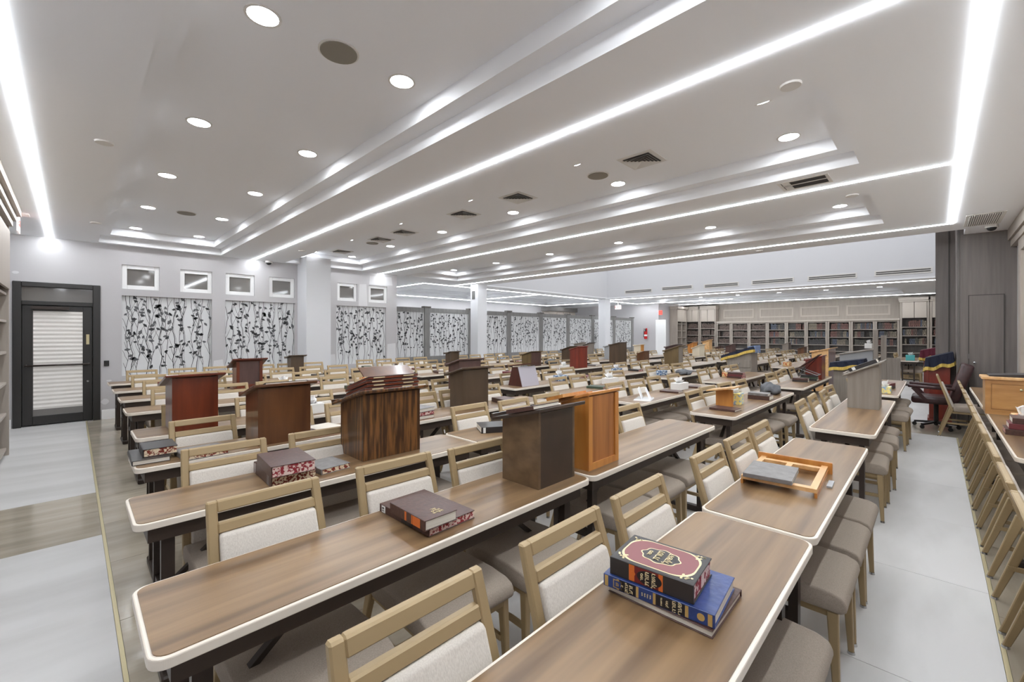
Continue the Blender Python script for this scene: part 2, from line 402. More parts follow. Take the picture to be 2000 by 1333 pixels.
# ------------------------------------------------------------------ floral panels
def floral(name, wdt, hgt, seed, parent, loc, rotz=0, dens=1.0):
    """flat printed panel lying in the local x-z plane, facing -y"""
    r = random.Random(seed)
    p = MB().box(0, 0, 0, wdt, .012, hgt).build(name, 'paper_white', parent, loc=loc, rotz=rotz)
    st, st2, lf, lg = MB(), MB(), MB(), MB()
    def stem(pts, w0, w1, st=st):
        for i in range(len(pts)-1):
            (x0, z0), (x1, z1) = pts[i], pts[i+1]
            t0, t1 = i/len(pts), (i+1)/len(pts); a = w0+(w1-w0)*t0; b = w0+(w1-w0)*t1
            st.face([(x0-a, -.002, z0), (x0+a, -.002, z0), (x1+b, -.002, z1), (x1-b, -.002, z1)])
    def leaf(x, z, s, ang):
        if not (s < x < wdt-s and s < z < hgt-s): return
        big = lf if r.random() < .4 else lg
        pts = [(x, -.003, z)]
        spread = r.uniform(.9, 1.5)
        for i in range(8):
            t = ang - spread/1.2 + spread*1.66*i/7; q = s*(1+.12*math.sin(i*2.5))
            pts.append((x+math.cos(t)*q, -.003, z+math.sin(t)*q))
        big.face(pts)
    n = max(2, int(wdt/.098*dens))
    for i in range(n):
        x = (i+.5)/n*wdt + r.uniform(-.03, .03); ph = r.uniform(0, 6); z = 0; pts = []
        while z <= hgt:
            pts.append((min(max(x+.02*math.sin(z*9+ph)+r.uniform(-.008, .008), .008), wdt-.008), z)); z += .07
        pts.append((pts[-1][0], hgt))
        stem(pts, .006 if i % 2 else .0035, .004)
        if i % 2: stem([(min(max(x_+.022+.008*math.sin(z_*5), .006), wdt-.006), z_) for x_, z_ in pts], .002, .002, st2)
        for k in range(2, len(pts)-3):
            if r.random() < .42:
                sd = r.choice((-1, 1)); q = [pts[k]]; L = r.randint(2, 4)
                for j in range(L): q.append((q[-1][0]+sd*r.uniform(.012, .03), q[-1][1]+r.uniform(.04, .07)))
                if .01 < q[-1][0] < wdt-.01 and q[-1][1] < hgt-.01:
                    stem(q, .0035, .002)
                    leaf(q[-1][0], q[-1][1], r.uniform(.038, .062), r.uniform(.2, 2.9))
            if r.random() < .2: leaf(pts[k][0]+r.uniform(-.05, .05), pts[k][1], r.uniform(.035, .055), r.uniform(.2, 2.9))
    st.build('printed_stems', 'print_black', p, kind='stuff')
    if st2.f: st2.build('printed_stems', 'print_gray', p, kind='stuff')
    if lf.f: lf.build('printed_leaves', 'print_black', p, kind='stuff')
    if lg.f: lg.build('printed_leaves', 'print_gray', p, kind='stuff')
    return p
for i, (a, b) in enumerate(NICHE):
    o = floral('shade_panel', b-a, NZ1-NZ0, 20+i, None, (a, WY+.055, NZ0))
    tag(o, ['black branch and leaf print shade, nearest the black door', 'branch print shade between the door-side shade and the white column', 'branch print shade in the niche right of the white column'][i],
        'window shade', 'printed shades in the wall niches')
# small high windows
for i, (a, b) in enumerate(WINX):
    f = MB(); t = .075; fr = .03; y0, y1 = WY+.03, WY+.09
    f.box(a, y0, WZ0, a+t, y1, WZ1); f.box(b-t, y0, WZ0, b, y1, WZ1); f.box(a+t, y0, WZ0, b-t, y1, WZ0+t); f.box(a+t, y0, WZ1-t, b-t, y1, WZ1)
    wo = struct('window_%d' % (i+1)); f.build('window_frame', 'trim_white', wo, bevel=.004, seg=1)
    MB().box(a+t, y0+.03, WZ0+t, b-t, y0+.04, WZ1-t).build('pane', 'glass_dark', wo)

# black glazed entrance door
dr = struct('door_1'); X0, X1 = -.70, .354; yf, yb = WY-.03, WY+.11
f = MB(); f.box(X0, yf, 0, X0+.1, yb, 2.45); f.box(X1-.1, yf, 0, X1, yb, 2.45); f.box(X0+.1, yf, 2.37, X1-.1, yb, 2.45); f.box(X0+.1, yf, 2.06, X1-.1, yb, 2.13)
f.build('door_frame', 'door_black', dr, bevel=.006, seg=1)
MB().box(X0+.1, WY+.04, 2.13, X1-.1, WY+.05, 2.37).build('transom_pane', 'glass_dark', dr)
a, b = X0+.105, X1-.105
f = MB(); f.box(a, WY, .02, a+.12, WY+.05, 2.055); f.box(b-.12, WY, .02, b, WY+.05, 2.055); f.box(a+.12, WY, .02, b-.12, WY+.05, .17); f.box(a+.12, WY, 1.97, b-.12, WY+.05, 2.055)
leaf = f.build('door_leaf', 'door_black', dr, bevel=.004, seg=1)
MB().box(a+.12, WY+.02, .17, b-.12, WY+.028, 1.97).build('pane', 'glass_dark', leaf)
z = .3; k = 0                              # pleated shade: each pleat its own ridge
pl = MB(); n = 24; pts = []
for i in range(n*2+1):
    pts.append((WY+.008 if i % 2 else WY+.018, .28+(1.96-.28)*i/(2*n)))
for i in range(len(pts)-1):
    (ya, za), (yb2, zb) = pts[i], pts[i+1]
    pl.face([(a+.125, ya, za), (b-.125, ya, za), (b-.125, yb2, zb), (a+.125, yb2, zb)])
pl.build('pleated_shade', 'shade_white', leaf)
MB().cyl((a+.03, WY-.06, 1.03), (b-.03, WY-.06, 1.03), .016).build('push_bar', 'steel_brown', leaf, smooth=True)
for x in (a+.05, b-.05): MB().cyl((x, WY-.06, 1.03), (x, WY, 1.03), .02).build('bar_bracket', 'chrome', leaf, smooth=True)
MB().box(a+.1, WY-.06, 1.99, a+.55, WY, 2.04).build('door_closer', 'steel_brown', leaf)
MB().box(b-.08, WY-.012, 1.38, b-.04, WY, 1.56).build('lock_plate', 'brass', leaf)
MB().cyl((b-.06, WY-.03, .72), (b-.06, WY, .72), .016).build('lock_cylinder', 'chrome', leaf)
MB().box(X0+.1, WY-.06, 0, X1-.1, WY+.05, .015).build('threshold', 'chrome', dr)
c = aty(208, 710, WY)
o = MB().box(c[0]-.035, WY-.03, c[2]-.05, c[0]+.035, WY, c[2]+.05).build('card_reader', 'black', bevel=.006)
tag(o, 'small black card reader on the wall right of the black door', 'card reader')

# ------------------------------------------------------------------ lights
def strip(p0, p1, label):
    x0, x1 = sorted((p0[0], p1[0])); y0, y1 = sorted((p0[1], p1[1])); wd = .019
    if x1-x0 > y1-y0: y0 -= wd; y1 += wd
    else: x0 -= wd; x1 += wd
    o = MB().box(x0, y0, ZC-.008, x1, y1, ZC).build('led_strip', 'led')
    tag(o, label, 'strip light', 'linear ceiling lights')
strip((-.275, -.9), (-.275, WY), 'white linear light along the left aisle, ending above the black door')
strip((2.82, -.15), (2.82, WY), 'long white linear light between the first and second ceiling trays')
strip((5.94, -.15), (5.94, WY), 'long white linear light between the second and third ceiling trays')
strip((9.2, -.15), (9.2, 11.89), 'long white linear light beside the tall atrium opening')
strip((.2, -.185), (9.235, -.185), 'white linear light along the right wall, crossing the ends of the others')
strip((8.09, 11.93), (22.3, 11.93), 'linear light running past the top of the white columns')
strip((6.5, 16.45), (19.8, 16.45), 'linear light closest to the back wall above the screens')
strip((8.05, 11.97), (8.05, 16.41), 'short linear light just past the end of the window wall')
strip((13.88, 11.97), (13.88, 16.41), 'short linear light between the two ceiling trays above the screens')
strip((19.8, 11.97), (19.8, 16.41), 'short linear light by the extinguisher wall')
strip((18.55, -.1), (18.55, 11.89), 'linear light under the far edge of the atrium')
strip((22.1, 6.9), (22.1, 11.85), 'shorter linear light in the far ceiling')
strip((24.7, -.1), (24.7, 10.6), 'linear light in front of the far bookcase wall')
def downlight(x, y, z, label, lit=True):
    t = thing('downlight', label, 'ceiling light', (x, y, z), 0, 'recessed round lights')
    tr = MB(); k = 20
    for i in range(k):
        a, b = 2*math.pi*i/k, 2*math.pi*(i+1)/k
        ca, sa, cb, sb = math.cos(a), math.sin(a), math.cos(b), math.sin(b)
        tr.quadbox([(ca*.085, sa*.085, -.006), (ca*.1, sa*.1, -.006), (cb*.1, sb*.1, -.006), (cb*.085, sb*.085, -.006),
                    (ca*.085, sa*.085, 0), (ca*.1, sa*.1, 0), (cb*.1, sb*.1, 0), (cb*.085, sb*.085, 0)])
    tr.build('trim_ring', 'vent_white', t)
    MB().cyl((0, 0, -.004), (0, 0, -.0005), .084, k=20).build('lens', 'lamp', t)
ly = [1.01, 2.88, 4.75, 6.62, 8.5, 10.35]
for i, y in enumerate(ly):
    for x, s in ((.80, 'left'), (1.745, 'right')):
        downlight(x, y, ZT, 'round light in the first ceiling tray, %s line, %s from the window wall' % (s, ORD[6-i]))
    downlight(4.87, y, ZT, 'round light in the second ceiling tray, %s from the window wall' % ORD[6-i])
    downlight(3.92, y, ZT, 'half-hidden round light near the edge of the second tray, %s from the window wall' % ORD[6-i])
    downlight(8.05, y, ZT, 'round light in the third ceiling tray, %s from the window wall' % ORD[6-i])
for i, y in enumerate((1.6, 3.4, 5.2, 7.0, 8.8)):
    for x, s in ((20.9, 'near'), (23.2, 'far')):
        downlight(x, y, ZT, 'round light in the far ceiling tray, %s line, %s from the right' % (s, ORD[i+1]))
for i, (x, y) in enumerate(((10.5, 14.1), (12.2, 14.1), (15.8, 14.1), (17.8, 14.1))):
    downlight(x, y, ZT, 'round light in the trays above the screens, %s from the left' % ORD[i+1])
def ceil_speaker(x, y, label):
    t = thing('ceiling_speaker', label, 'speaker', (x, y, ZT), 0, 'round ceiling speakers')
    MB().cyl((0, 0, -.008), (0, 0, 0), .13, k=28).build('rim', 'vent_white', t)
    MB().cyl((0, 0, -.014), (0, 0, -.006), .118, k=28).build('grille', 'speaker_gray', t)
for x, y, l in ((1.262, 2.88, 'large round grey ceiling speaker nearest the viewer'), (1.262, 8.47, 'small-looking round grey ceiling speaker far along the first tray'),
                (4.44, 2.9, 'round grey ceiling speaker beside a square vent in the second tray'), (4.43, 8.48, 'far round grey ceiling speaker in the second tray')):
    ceil_speaker(x, y, l)
def diffuser(x, y, label):
    t = thing('ceiling_diffuser', label, 'air vent', (x, y, ZT), 0, 'square louvred vents')
    MB().box(-.2, -.2, -.004, .2, .2, 0).build('frame', 'vent_white', t)
    MB().box(-.15, -.15, -.008, .15, .15, -.003).build('throat', 'vent_dark', t)
    for k in range(5):
        q = .15-.03*k; m = MB()
        for p0, p1 in (((-q, -q), (q, -q)), ((q, -q), (q, q)), ((q, q), (-q, q)), ((-q, q), (-q, -q))):
            e = .023
            m.face([(p0[0], p0[1], -.026), (p1[0], p1[1], -.026), (p1[0]*(1-e/q), p1[1]*(1-e/q), -.010), (p0[0]*(1-e/q), p0[1]*(1-e/q), -.010)])
        m.build('louvre', 'vent_white', t)
for i, y in enumerate((2.3, 4.19, 5.39, 7.16, 8.04, 9.87)):
    diffuser(4.39, y, 'square louvred vent in the second tray, %s from the viewer' % ORD[i+1])
t = thing('return_grille', 'open dark rectangular ceiling vent beside the linear light', 'air vent', (5.585, 1.01, ZC))
f = MB(); f.box(-.17, -.23, -.008, .17, -.2, 0); f.box(-.17, .2, -.008, .17, .23, 0); f.box(-.17, -.2, -.008, -.14, .2, 0); f.box(.14, -.2, -.008, .17, .2, 0); f.build('frame', 'vent_white', t)
MB().box(-.14, -.2, -.004, .14, .2, 0).build('opening', 'black', t)
MB().box(-.02, -.2, -.008, 0, .2, -.003).build('slat', 'vent_white', t)
MB().box(-.14, .12, -.008, .14, .19, -.003).build('slat', 'vent_white', t)
gx0, gx1, gy0, gy1 = 8.75, 9.65, -.7, -.32
t = thing('slatted_grille', 'white slatted ceiling grille in the corner above the closet', 'air vent', ((gx0+gx1)/2, (gy0+gy1)/2, ZC))
MB().box(-.45, -.19, -.006, .45, .19, 0).build('frame', 'vent_white', t)
MB().box(-.4, -.16, -.009, .4, .16, -.005).build('throat', 'vent_dark', t)
for k in range(15):
    y = -.15+.0215*k; MB().box(-.4, y-.006, -.016, .4, y+.006, -.008).build('slat', 'vent_white', t)
for x, y, l in ((3.33, .68, 'round white ceiling cap near the second tray corner'), (.19, 5.1, 'round white ceiling cap left of the first tray'), (.24, 8.9, 'small round ceiling cap left of the first tray near the window wall'),
                (3.2, 9.0, 'round white ceiling cap in front of the white column'), (9.6, 2.5, 'round cap by the atrium edge'), (6.5, .7, 'round white cap beside the third tray')):
    o = MB().cyl((0, 0, -.012), (0, 0, 0), .06, .065, 20).build('sprinkler_cap', 'vent_white', loc=(x, y, ZC)); tag(o, l, 'sprinkler')
# slot diffusers on the far atrium wall
for i, (p0, p1) in enumerate((((1222, 571), (1272, 567.5)), ((1294, 565), (1351, 560)), ((1377, 560), (1441, 554.5)), ((1470, 553), (1548, 546)), ((1580, 545), (1671, 537.5)), ((1711, 535), (1818, 527)))):
    a, b = atx(p0[0], p0[1], AX1), atx(p1[0], p1[1], AX1); zz = 4.0 if False else (a[2]+b[2])/2
    t = thing('slot_diffuser', 'black slot air vent on the white upper wall, %s from the left' % ORD[i+1], 'air vent', (AX1, (a[1]+b[1])/2, zz), 0, 'slot vents')
    L = abs(a[1]-b[1])/2
    MB().box(-.012, -L-.04, -.085, 0, L+.04, .085).build('frame', 'vent_white', t)
    MB().box(-.016, -L, .012, -.011, L, .045).build('slot', 'vent_dark', t); MB().box(-.016, -L, -.045, -.011, L, -.012).build('slot', 'vent_dark', t)
# dome cameras
for loc, l in (((9.75, -.62, ZC), 'white dome camera at the ceiling corner by the closet'), ((3.12, WY-.09, ZC-.001), 'white dome camera above the high windows')):
    t = thing('dome_camera', l, 'camera', loc)
    MB().cyl((0, 0, -.045), (0, 0, 0), .075, .07, 20).build('housing', 'vent_white', t, smooth=False)
    s = MB()
    for j in range(5):
        for i in range(16):
            def P(i, j):
                a, b = 2*math.pi*i/16, math.pi/2*j/5; return (math.cos(a)*math.cos(b)*.055, math.sin(a)*math.cos(b)*.055, -.045-math.sin(b)*.05)
            s.face([P(i, j), P(i+1, j), P(i+1, j+1), P(i, j+1)])
    s.build('dome', 'black', t, smooth=True)
# exit signs
def text_mesh(s, size, extr=.001):
    cu = bpy.data.curves.new('t', 'FONT'); cu.body = s[::-1] if any('\u0590' < c_ < '\u05ff' for c_ in s) else s; cu.size = size; cu.extrude = extr; cu.align_x = 'CENTER'; cu.align_y = 'CENTER'
    o = bpy.data.objects.new('t', cu); COL.objects.link(o); dg = bpy.context.evaluated_depsgraph_get()
    me = bpy.data.meshes.new_from_object(o.evaluated_get(dg)); bpy.data.objects.remove(o); return me
def text(s, size, m, parent, loc, rot, name='lettering', sx=1):
    me = text_mesh(s, size); me.materials.clear(); me.materials.append(MATS[m])
    o = bpy.data.objects.new(name, me); COL.objects.link(o); o.parent = parent; o.location = loc; o.rotation_euler = rot; o.scale = (sx, 1, 1); return o
p = atz(36, 417, ZC)
t = thing('exit_sign', 'red edge-lit exit sign hanging from the ceiling by the left bookcase', 'exit sign', p)
MB().box(-.1, -.08, -.02, .1, .08, 0).build('canopy', 'vent_white', t)
MB().box(-.008, -.15, -.26, .008, .15, -.02).build('panel', 'sign_white', t)
text('EXIT', .14, 'red_sign', t, (.01, 0, -.14), (math.pi/2, 0, math.pi/2))
c = atx(1207, 600.5, 19.5)
t = thing('exit_sign', 'red and white exit sign right of the far white column', 'exit sign', c)
MB().box(0, -.17, -.1, .03, .17, .1).build('panel', 'sign_white', t)
text('EXIT', .17, 'red_sign', t, (-.004, 0, 0), (math.pi/2, 0, -math.pi/2))
MB().box(.0, -.02, .1, .03, .02, ZC-c[2]).build('stem', 'vent_white', t)
c = atx(1290, 611, 22.68)
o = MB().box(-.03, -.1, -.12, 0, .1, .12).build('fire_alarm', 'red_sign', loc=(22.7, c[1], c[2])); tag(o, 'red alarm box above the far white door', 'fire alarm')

# ------------------------------------------------------------------ screens with printed panels
SY = 12.0
posts = [6.62, 8.19, 10.07, 12.03, 13.97, 15.87, 17.86, 19.84, 21.74]
for i, x in enumerate(posts):
    t = thing('screen_post', 'grey capped post of the printed screen, %s from the left' % ORD[i+1], 'post', (x, SY, 0), 0, 'screen posts')
    MB().box(-.1, -.06, 0, .1, .06, 2.42).build('shaft', 'screen_gray', t)
    MB().box(-.13, -.09, 2.42, .13, .09, 2.47).build('cap', 'millwork_dark', t)
for i, (a, b) in enumerate(zip(posts, posts[1:])):
    t = thing('printed_screen', 'grey framed screen with branch print, %s from the left' % ORD[i+1], 'screen', (a+.1, SY, 0), 0, 'printed screens')
    L = b-a-.2
    MB().box(0, -.03, 2.27, L, .03, 2.42).build('top_rail', 'screen_gray', t)
    MB().box(0, -.03, .62, L, .03, .82).build('bottom_rail', 'screen_gray', t)
    MB().box(0, -.015, .06, L, .015, .62).build('lower_panel', 'millwork_dark', t)
    floral('printed_panel', L, 1.45, 50+i, t, (0, -.012, .82), dens=.9)

# ------------------------------------------------------------------ furniture: tables
def make_table(L, label):
    t = thing('study_table', label, 'table', (0, 0, 0), 0, 'study tables'); Wd = .455
    MB().prism(rrect(-L/2, -Wd/2, L/2, Wd/2, .045), .727, .7575).build('edge_band', 'edge_cream', t, bevel=.004, seg=2)
    MB().prism(rrect(-L/2+.012, -Wd/2+.012, L/2-.012, Wd/2-.012, .036), .75, .76).build('tabletop', 'table_wood', t)
    a, b = L/2-.05, Wd/2-.045
    m = MB(); m.box(-a, -b, .655, a, -b+.03, .727); m.box(-a, b-.03, .655, a, b, .727); m.box(-a, -b+.03, .655, -a+.03, b-.03, .727); m.box(a-.03, -b+.03, .655, a, b-.03, .727)
    m.build('apron', 'apron', t)
    for s in (-1, 1):
        x = s*(L/2-.125)
        for q in (-1, 1):
            MB().box(x-.025, q*.13-.018, .05, x+.025, q*.13+.018, .655).build('leg', 'steel_brown', t)
        MB().box(x-.03, -.21, 0, x+.03, .21, .05).build('foot', 'steel_brown', t, bevel=.008, seg=1)
        MB().bar((x-s*.02, 0, .36), (x-s*.36, 0, .65), .03, .02).build('brace', 'steel_brown', t)
        MB().box(x-.02, -.112, .34, x+.02, .112, .38).build('crossbar', 'steel_brown', t)
    return t
TP = {}
def place_table(L, x, y0, label):
    loc = (x+L/2, y0+.2275, 0)
    if L not in TP:
        TP[L] = make_table(L, label); TP[L].location = loc
    else: dup(TP[L], loc, 0, label)

# chairs
def chair_bits():
    yb = lambda z: -.16*(.93-z)/.5
    hw = lambda z: .2125+.0125*(.93-z)/.5
    B = {}
    m = MB()
    for s in (-1, 1): m.frus((s*(hw(.43)-.018), yb(.43), .41), (.036, .034), (s*(hw(.93)-.018), 0, .93), (.036, .026))
    m.frus((0, yb(.889), .889), (.36, .026), (0, 0, .93), (.36, .026))
    m.frus((0, yb(.815), .815), (.365, .026), (0, yb(.852), .852), (.362, .026))
    B['back_frame'] = ('back_frame', m.mesh('back_frame', 'chair_gold', .005, 1))
    m = MB(); m.frus((0, yb(.45)-.012, .45), (.37, .05), (0, yb(.815)-.008, .814), (.358, .044))
    B['backrest'] = ('backrest', m.mesh('backrest', 'fabric_back', .012, 2, True))
    m = MB()
    n = 8; pr = []
    pts = [(-.19, .395), (-.63, .395), (-.65, .41), (-.652, .435), (-.64, .462), (-.60, .478), (-.5, .485), (-.35, .482), (-.2, .474), (-.175, .455), (-.175, .41)]
    m.extr(pts, -.225, .225, 'x')
    B['seat'] = ('seat', m.mesh('seat', 'fabric_seat', .012, 2, True))
    m = MB(); m.box(-.205, -.62, .365, -.175, -.15, .395); m.box(.175, -.62, .365, .205, -.15, .395); m.box(-.175, -.62, .365, .175, -.59, .395); m.box(-.175, -.19, .365, .175, -.16, .395)
    m.box(-.2, -.6, .2, -.183, -.07, .225); m.box(.183, -.6, .2, .2, -.07, .225); m.box(-.185, -.345, .203, .185, -.325, .222)
    B['seat_frame'] = ('seat_frame', m.mesh('seat_frame', 'chair_gold'))
    legs = []
    for s in (-1, 1):
        legs.append(MB().frus((s*.21, -.022, .012), (.024, .028), (s*.2, -.155, .435), (.034, .05)).mesh('leg', 'chair_gold', .004, 1))
        legs.append(MB().frus((s*.212, -.617, .012), (.024, .024), (s*.2, -.6, .395), (.036, .042)).mesh('leg', 'chair_gold', .004, 1))
    gl = []
    for s in (-1, 1):
        gl.append(MB().cyl((s*.21, -.02, 0), (s*.21, -.02, .013), .017, .014, 10).mesh('foot_glide', 'chrome'))
        gl.append(MB().cyl((s*.212, -.617, 0), (s*.212, -.617, .013), .017, .014, 10).mesh('foot_glide', 'chrome'))
    return B, legs, gl
CB, CLEG, CGL = chair_bits()
def make_chair(label):
    t = thing('padded_chair', label, 'chair', (0, 0, 0), 0, 'padded chairs at the study tables')
    for nme, me in CB.values():
        o = bpy.data.objects.new(nme, me); COL.objects.link(o); o.parent = t
    for i in range(4):
        o = bpy.data.objects.new('leg', CLEG[i]); COL.objects.link(o); o.parent = t
        g = bpy.data.objects.new('foot_glide', CGL[i]); COL.objects.link(g); g.parent = o
    return t
# far chairs are only a few pixels: one mesh with three materials
fm = bpy.data.meshes.new('padded_chair'); bmj = bmesh.new()
mats_f = ['chair_gold', 'fabric_back', 'fabric_seat']
for me in [v[1] for v in CB.values()] + CLEG:
    k0 = len(bmj.faces); bmj.from_mesh(me); bmj.faces.ensure_lookup_table()
    ix = mats_f.index(me.materials[0].name)
    for f_ in bmj.faces[k0:]: f_.material_index = ix
bmj.to_mesh(fm); bmj.free()
for q in mats_f: fm.materials.append(MATS[q])
CH = [None]; NCH = [0]
def place_chair(x, y, label, rot=0, far=False):
    NCH[0] += 1
    if far:
        o = bpy.data.objects.new('padded_chair', fm); COL.objects.link(o); o.location = (x, y, 0); o.rotation_euler.z = rot
        return tag(o, label, 'chair', 'padded chairs at the study tables')
    if CH[0] is None:
        CH[0] = make_chair(label); CH[0].location = (x, y, 0); CH[0].rotation_euler.z = rot; return CH[0]
    return dup(CH[0], (x, y, 0), rot, label)

ROW = [None, .335, 1.385, 2.42, 3.43, 4.42, 5.9, 7.05, 8.2, 9.45]
A1 = [None, .11, .13, .18, .26, .34, .38, .4, .4, .4]
Bs = [None, 4.5, 4.52, 4.62, 4.6, 4.58, 4.62, 4.7, 4.6, 4.6]
Cs = [None, 7.57, 7.6, 7.6, 7.62, 7.62, 7.62, 7.65, 7.65, 7.65]
FAR = {1: [17.45], 2: [19.9], 3: [12.0, 15.0, 18.0], 4: [12.0, 15.0, 18.0], 5: [10.35, 13.35, 16.6, 19.9], 6: [10.3, 13.6, 17.2], 7: [10.35, 13.4, 17.0, 19.55], 8: [10.35, 13.4], 9: [10.35, 13.4]}
jr = random.Random(5)
OWN = {}       # own chair positions for the nearest tables
OWN[(1, 0)] = [.585, 1.175, 1.70]; OWN[(1, 1)] = [2.475, 2.98, 3.46]
for r in range(1, 10):
    y0 = ROW[r]; n = 0; k = 0
    lay = [(1.93, A1[r]), (1.93, A1[r]+1.95), (2.5, Bs[r]), (2.5, Cs[r])] + [(2.5, x) for x in FAR[r]]
    for j, (L, x) in enumerate(lay):
        place_table(L, x, y0, 'wood-grain study table with cream edge, %s along the %s row from the right aisle' % (ORD[j+1], ORD[r]))
        cs = OWN.get((r, j)) or ([x+v for v in ((.45, 1.02, 1.56) if j == 0 else (.42, .93, 1.44))] if L < 2 else [x+v for v in (.42, .96, 1.5, 2.05)])
        if r == 1 and j == 0: pass
        for cx in cs:
            n += 1
            jx, jy, ja = (0, 0, 0) if r == 1 and j < 2 else (jr.uniform(-.02, .02), jr.uniform(-.03, .04), jr.uniform(-.05, .05))
            place_chair(cx+jx, y0+.575+jy, 'tan-framed padded chair, %s from left aisle, %s row from right' % (ORD[n], ORD[r]), ja, far=(j > 3))
# row along the right wall
for i, x in enumerate((4.35, 7.1)):
    place_table(2.5, x, -.835, ['study table by the right wall carrying the small oak cabinet', 'study table by the right wall beyond the small oak cabinet'][i])
for i, x in enumerate((2.52, 3.07, 3.63, 4.36, 4.92, 5.42, 5.95, 6.5, 7.1, 7.75, 8.35)):
    place_chair(x, -.235, 'beige padded chair in the line along the right wall, %s from the viewer' % ORD[i+1], 0)
place_chair(9.53, -.03, 'lone padded chair standing in front of the maroon leather armchair')

# ------------------------------------------------------------------ lecterns
TZ = .76
def lectern(cpx, Y, rpx, lpx, yc, yl, side, label, front=None, z0=TZ, top=None, over=.035, plinth=False, group='wooden reading lecterns', wmin=.26, dmin=.2, frame=False):
    X = aty(cpx, 0, Y)[0]; X2 = max(aty(rpx, 0, Y)[0], X+wmin); Y2 = max(atx(lpx, 0, X)[1], Y+dmin)
    zh = atx(cpx, yc, X)[2]-z0; D = X*DX+Y2*DY; zl = H+(HY-yl)*D/F-z0
    zl = min(zl, zh-.04); Y2 = min(Y2, Y+.36); wd, dp = X2-X, Y2-Y
    t = thing('lectern', label, 'lectern', (X+wd/2, Y, z0), 0, group); front = front or side; top = top or side
    zt = .02; hx = wd/2
    b0 = .03 if plinth else 0
    out = [(0, b0), (dp, b0), (dp, zl-zt), (0, zh-zt)]
    for s in (-1, 1):
        m = MB().extr(out, s*hx, s*(hx-.018), 'x').build('side_panel', side, t)
    MB().box(-hx+.018, 0, b0, hx-.018, .016, zh-zt-.004).build('front_panel', front, t)
    if frame:
        m = MB(); m.box(-hx, -.008, b0, -hx+.04, 0, zh-zt-.004); m.box(hx-.04, -.008, b0, hx, 0, zh-zt-.004); m.box(-hx+.04, -.008, b0, hx-.04, 0, b0+.04); m.build('front_frame', side, t)
    MB().box(-hx+.018, .016, b0+(zl-b0)*.45, hx-.018, dp, b0+(zl-b0)*.45+.014).build('shelf', side, t)
    sl = (zl-zh)/dp
    y0, y1 = -over, dp+over
    zz = lambda y: zh+sl*y
    MB().quadbox([(-hx-over, y0, zz(y0)-zt), (hx+over, y0, zz(y0)-zt), (hx+over, y1, zz(y1)-zt), (-hx-over, y1, zz(y1)-zt),
                  (-hx-over, y0, zz(y0)), (hx+over, y0, zz(y0)), (hx+over, y1, zz(y1)), (-hx-over, y1, zz(y1))]).build('reading_board', top, t, bevel=.004, seg=1)
    MB().box(-hx-over, y1-.012, zz(y1), hx+over, y1, zz(y1)+.02).build('book_stop', top, t)
    if plinth: MB().box(-hx-.03, -.03, 0, hx+.03, dp+.02, .03).build('plinth', side, t)
    return dict(t=t, X=X, X2=X2, Y=Y, Y2=Y2, zh=zh+z0, zl=zl+z0, sl=sl, mid=X+wd/2)
L1 = lectern(336, 4.5, 426, 323, 735, 748, 'mahogany', 'glossy red-brown lectern nearest the left aisle', over=.05)
L2 = lectern(504, 3.5, 606.5, 480, 754, 768, 'brown_wood', 'brown lectern with an open book on top, right of the red-brown one', over=.04)
L3 = lectern(708.8, 2.6, 820, 665.5, 766, 783, 'oak_stain', 'striped dark oak lectern carrying stacked folded book stands', over=.045)
L4 = lectern(1051.8, 1.475, 1122, 981.5, 800, 811, 'side_ply', 'very dark wooden lectern in front, touching the orange pine lectern', over=.045, front='dark_wood', top='dark_wood')
L5 = lectern(1147.8, 1.47, 1206, 1108, 768, 780, 'pine', 'orange pine lectern right behind the very dark one', over=.012, front='cedar', frame=True)
L6 = lectern(461.5, 7.2, 512.6, 454, 704, 714, 'mahogany', 'small reddish lectern with dark inset panel in front of the second shade', front='plum_wood', over=.06, plinth=True, frame=True)
lectern(568, 9.55, 588, 563, 695, 697, 'walnut', 'small dark lectern just left of the white column', over=.05)
L8 = lectern(904.6, 3.6, 953.5, 879, 720, 729, 'walnut', 'plain grey-brown lectern with a sloped top left of the slanted stand', over=.05)
lectern(897, 4.55, 939, 876, 703, 711, 'plum_wood', 'dark plum lectern peeking over the plain grey-brown lectern', over=.04)
lectern(880, 8.3, 890, 871, 687, 690, 'walnut', 'tiny brown lectern in front of the printed screen left of the second column', over=.04)
lectern(1037, 7.13, 1057, 1019, 687, 693, 'olive_wood', 'two-tone lectern with olive side and brown front behind the slanted stand', front='plum_wood')
lectern(1113, 7.13, 1125, 1097, 677, 683, 'walnut', 'brown lectern half hidden by the bright red lectern')
lectern(1130, 5.98, 1147, 1113, 677, 683, 'red_wood', 'tall bright red lectern in the middle of the hall', over=.02)
lectern(1136, 9.52, 1144, 1122, 669, 672, 'gray_wood', 'grey-green lectern behind the bright red lectern')
lectern(1151, 8.28, 1160, 1141, 670, 674, 'gray_wood', 'grey lectern with dark top right of the bright red lectern', top='dark_wood')
lectern(1200, 7.1, 1206, 1178, 672, 677, 'gray_cool', 'pale blue-grey lectern left of the tall brown one')
lectern(1209, 6.02, 1224, 1190, 669, 674, 'walnut', 'tall brown lectern left of the small brown box lectern', over=.02)
lectern(1251, 8.28, 1258, 1238, 673, 675, 'cream_wood', 'cream lectern with an orange side near the far wall', front='pine')
lectern(1258, 6.12, 1268, 1244, 686, 691, 'brown_wood', 'short brown lectern right of the tall brown lectern', over=.01)
lectern(1320, 5.97, 1332, 1294, 673, 678, 'plum_wood', 'dark plum lectern in front of the far corner bookcase')
lectern(1325, 4.48, 1334, 1296, 676, 685, 'olive_wood', 'brown patterned lectern with a grey front near the end of a row', front='gray_wood')
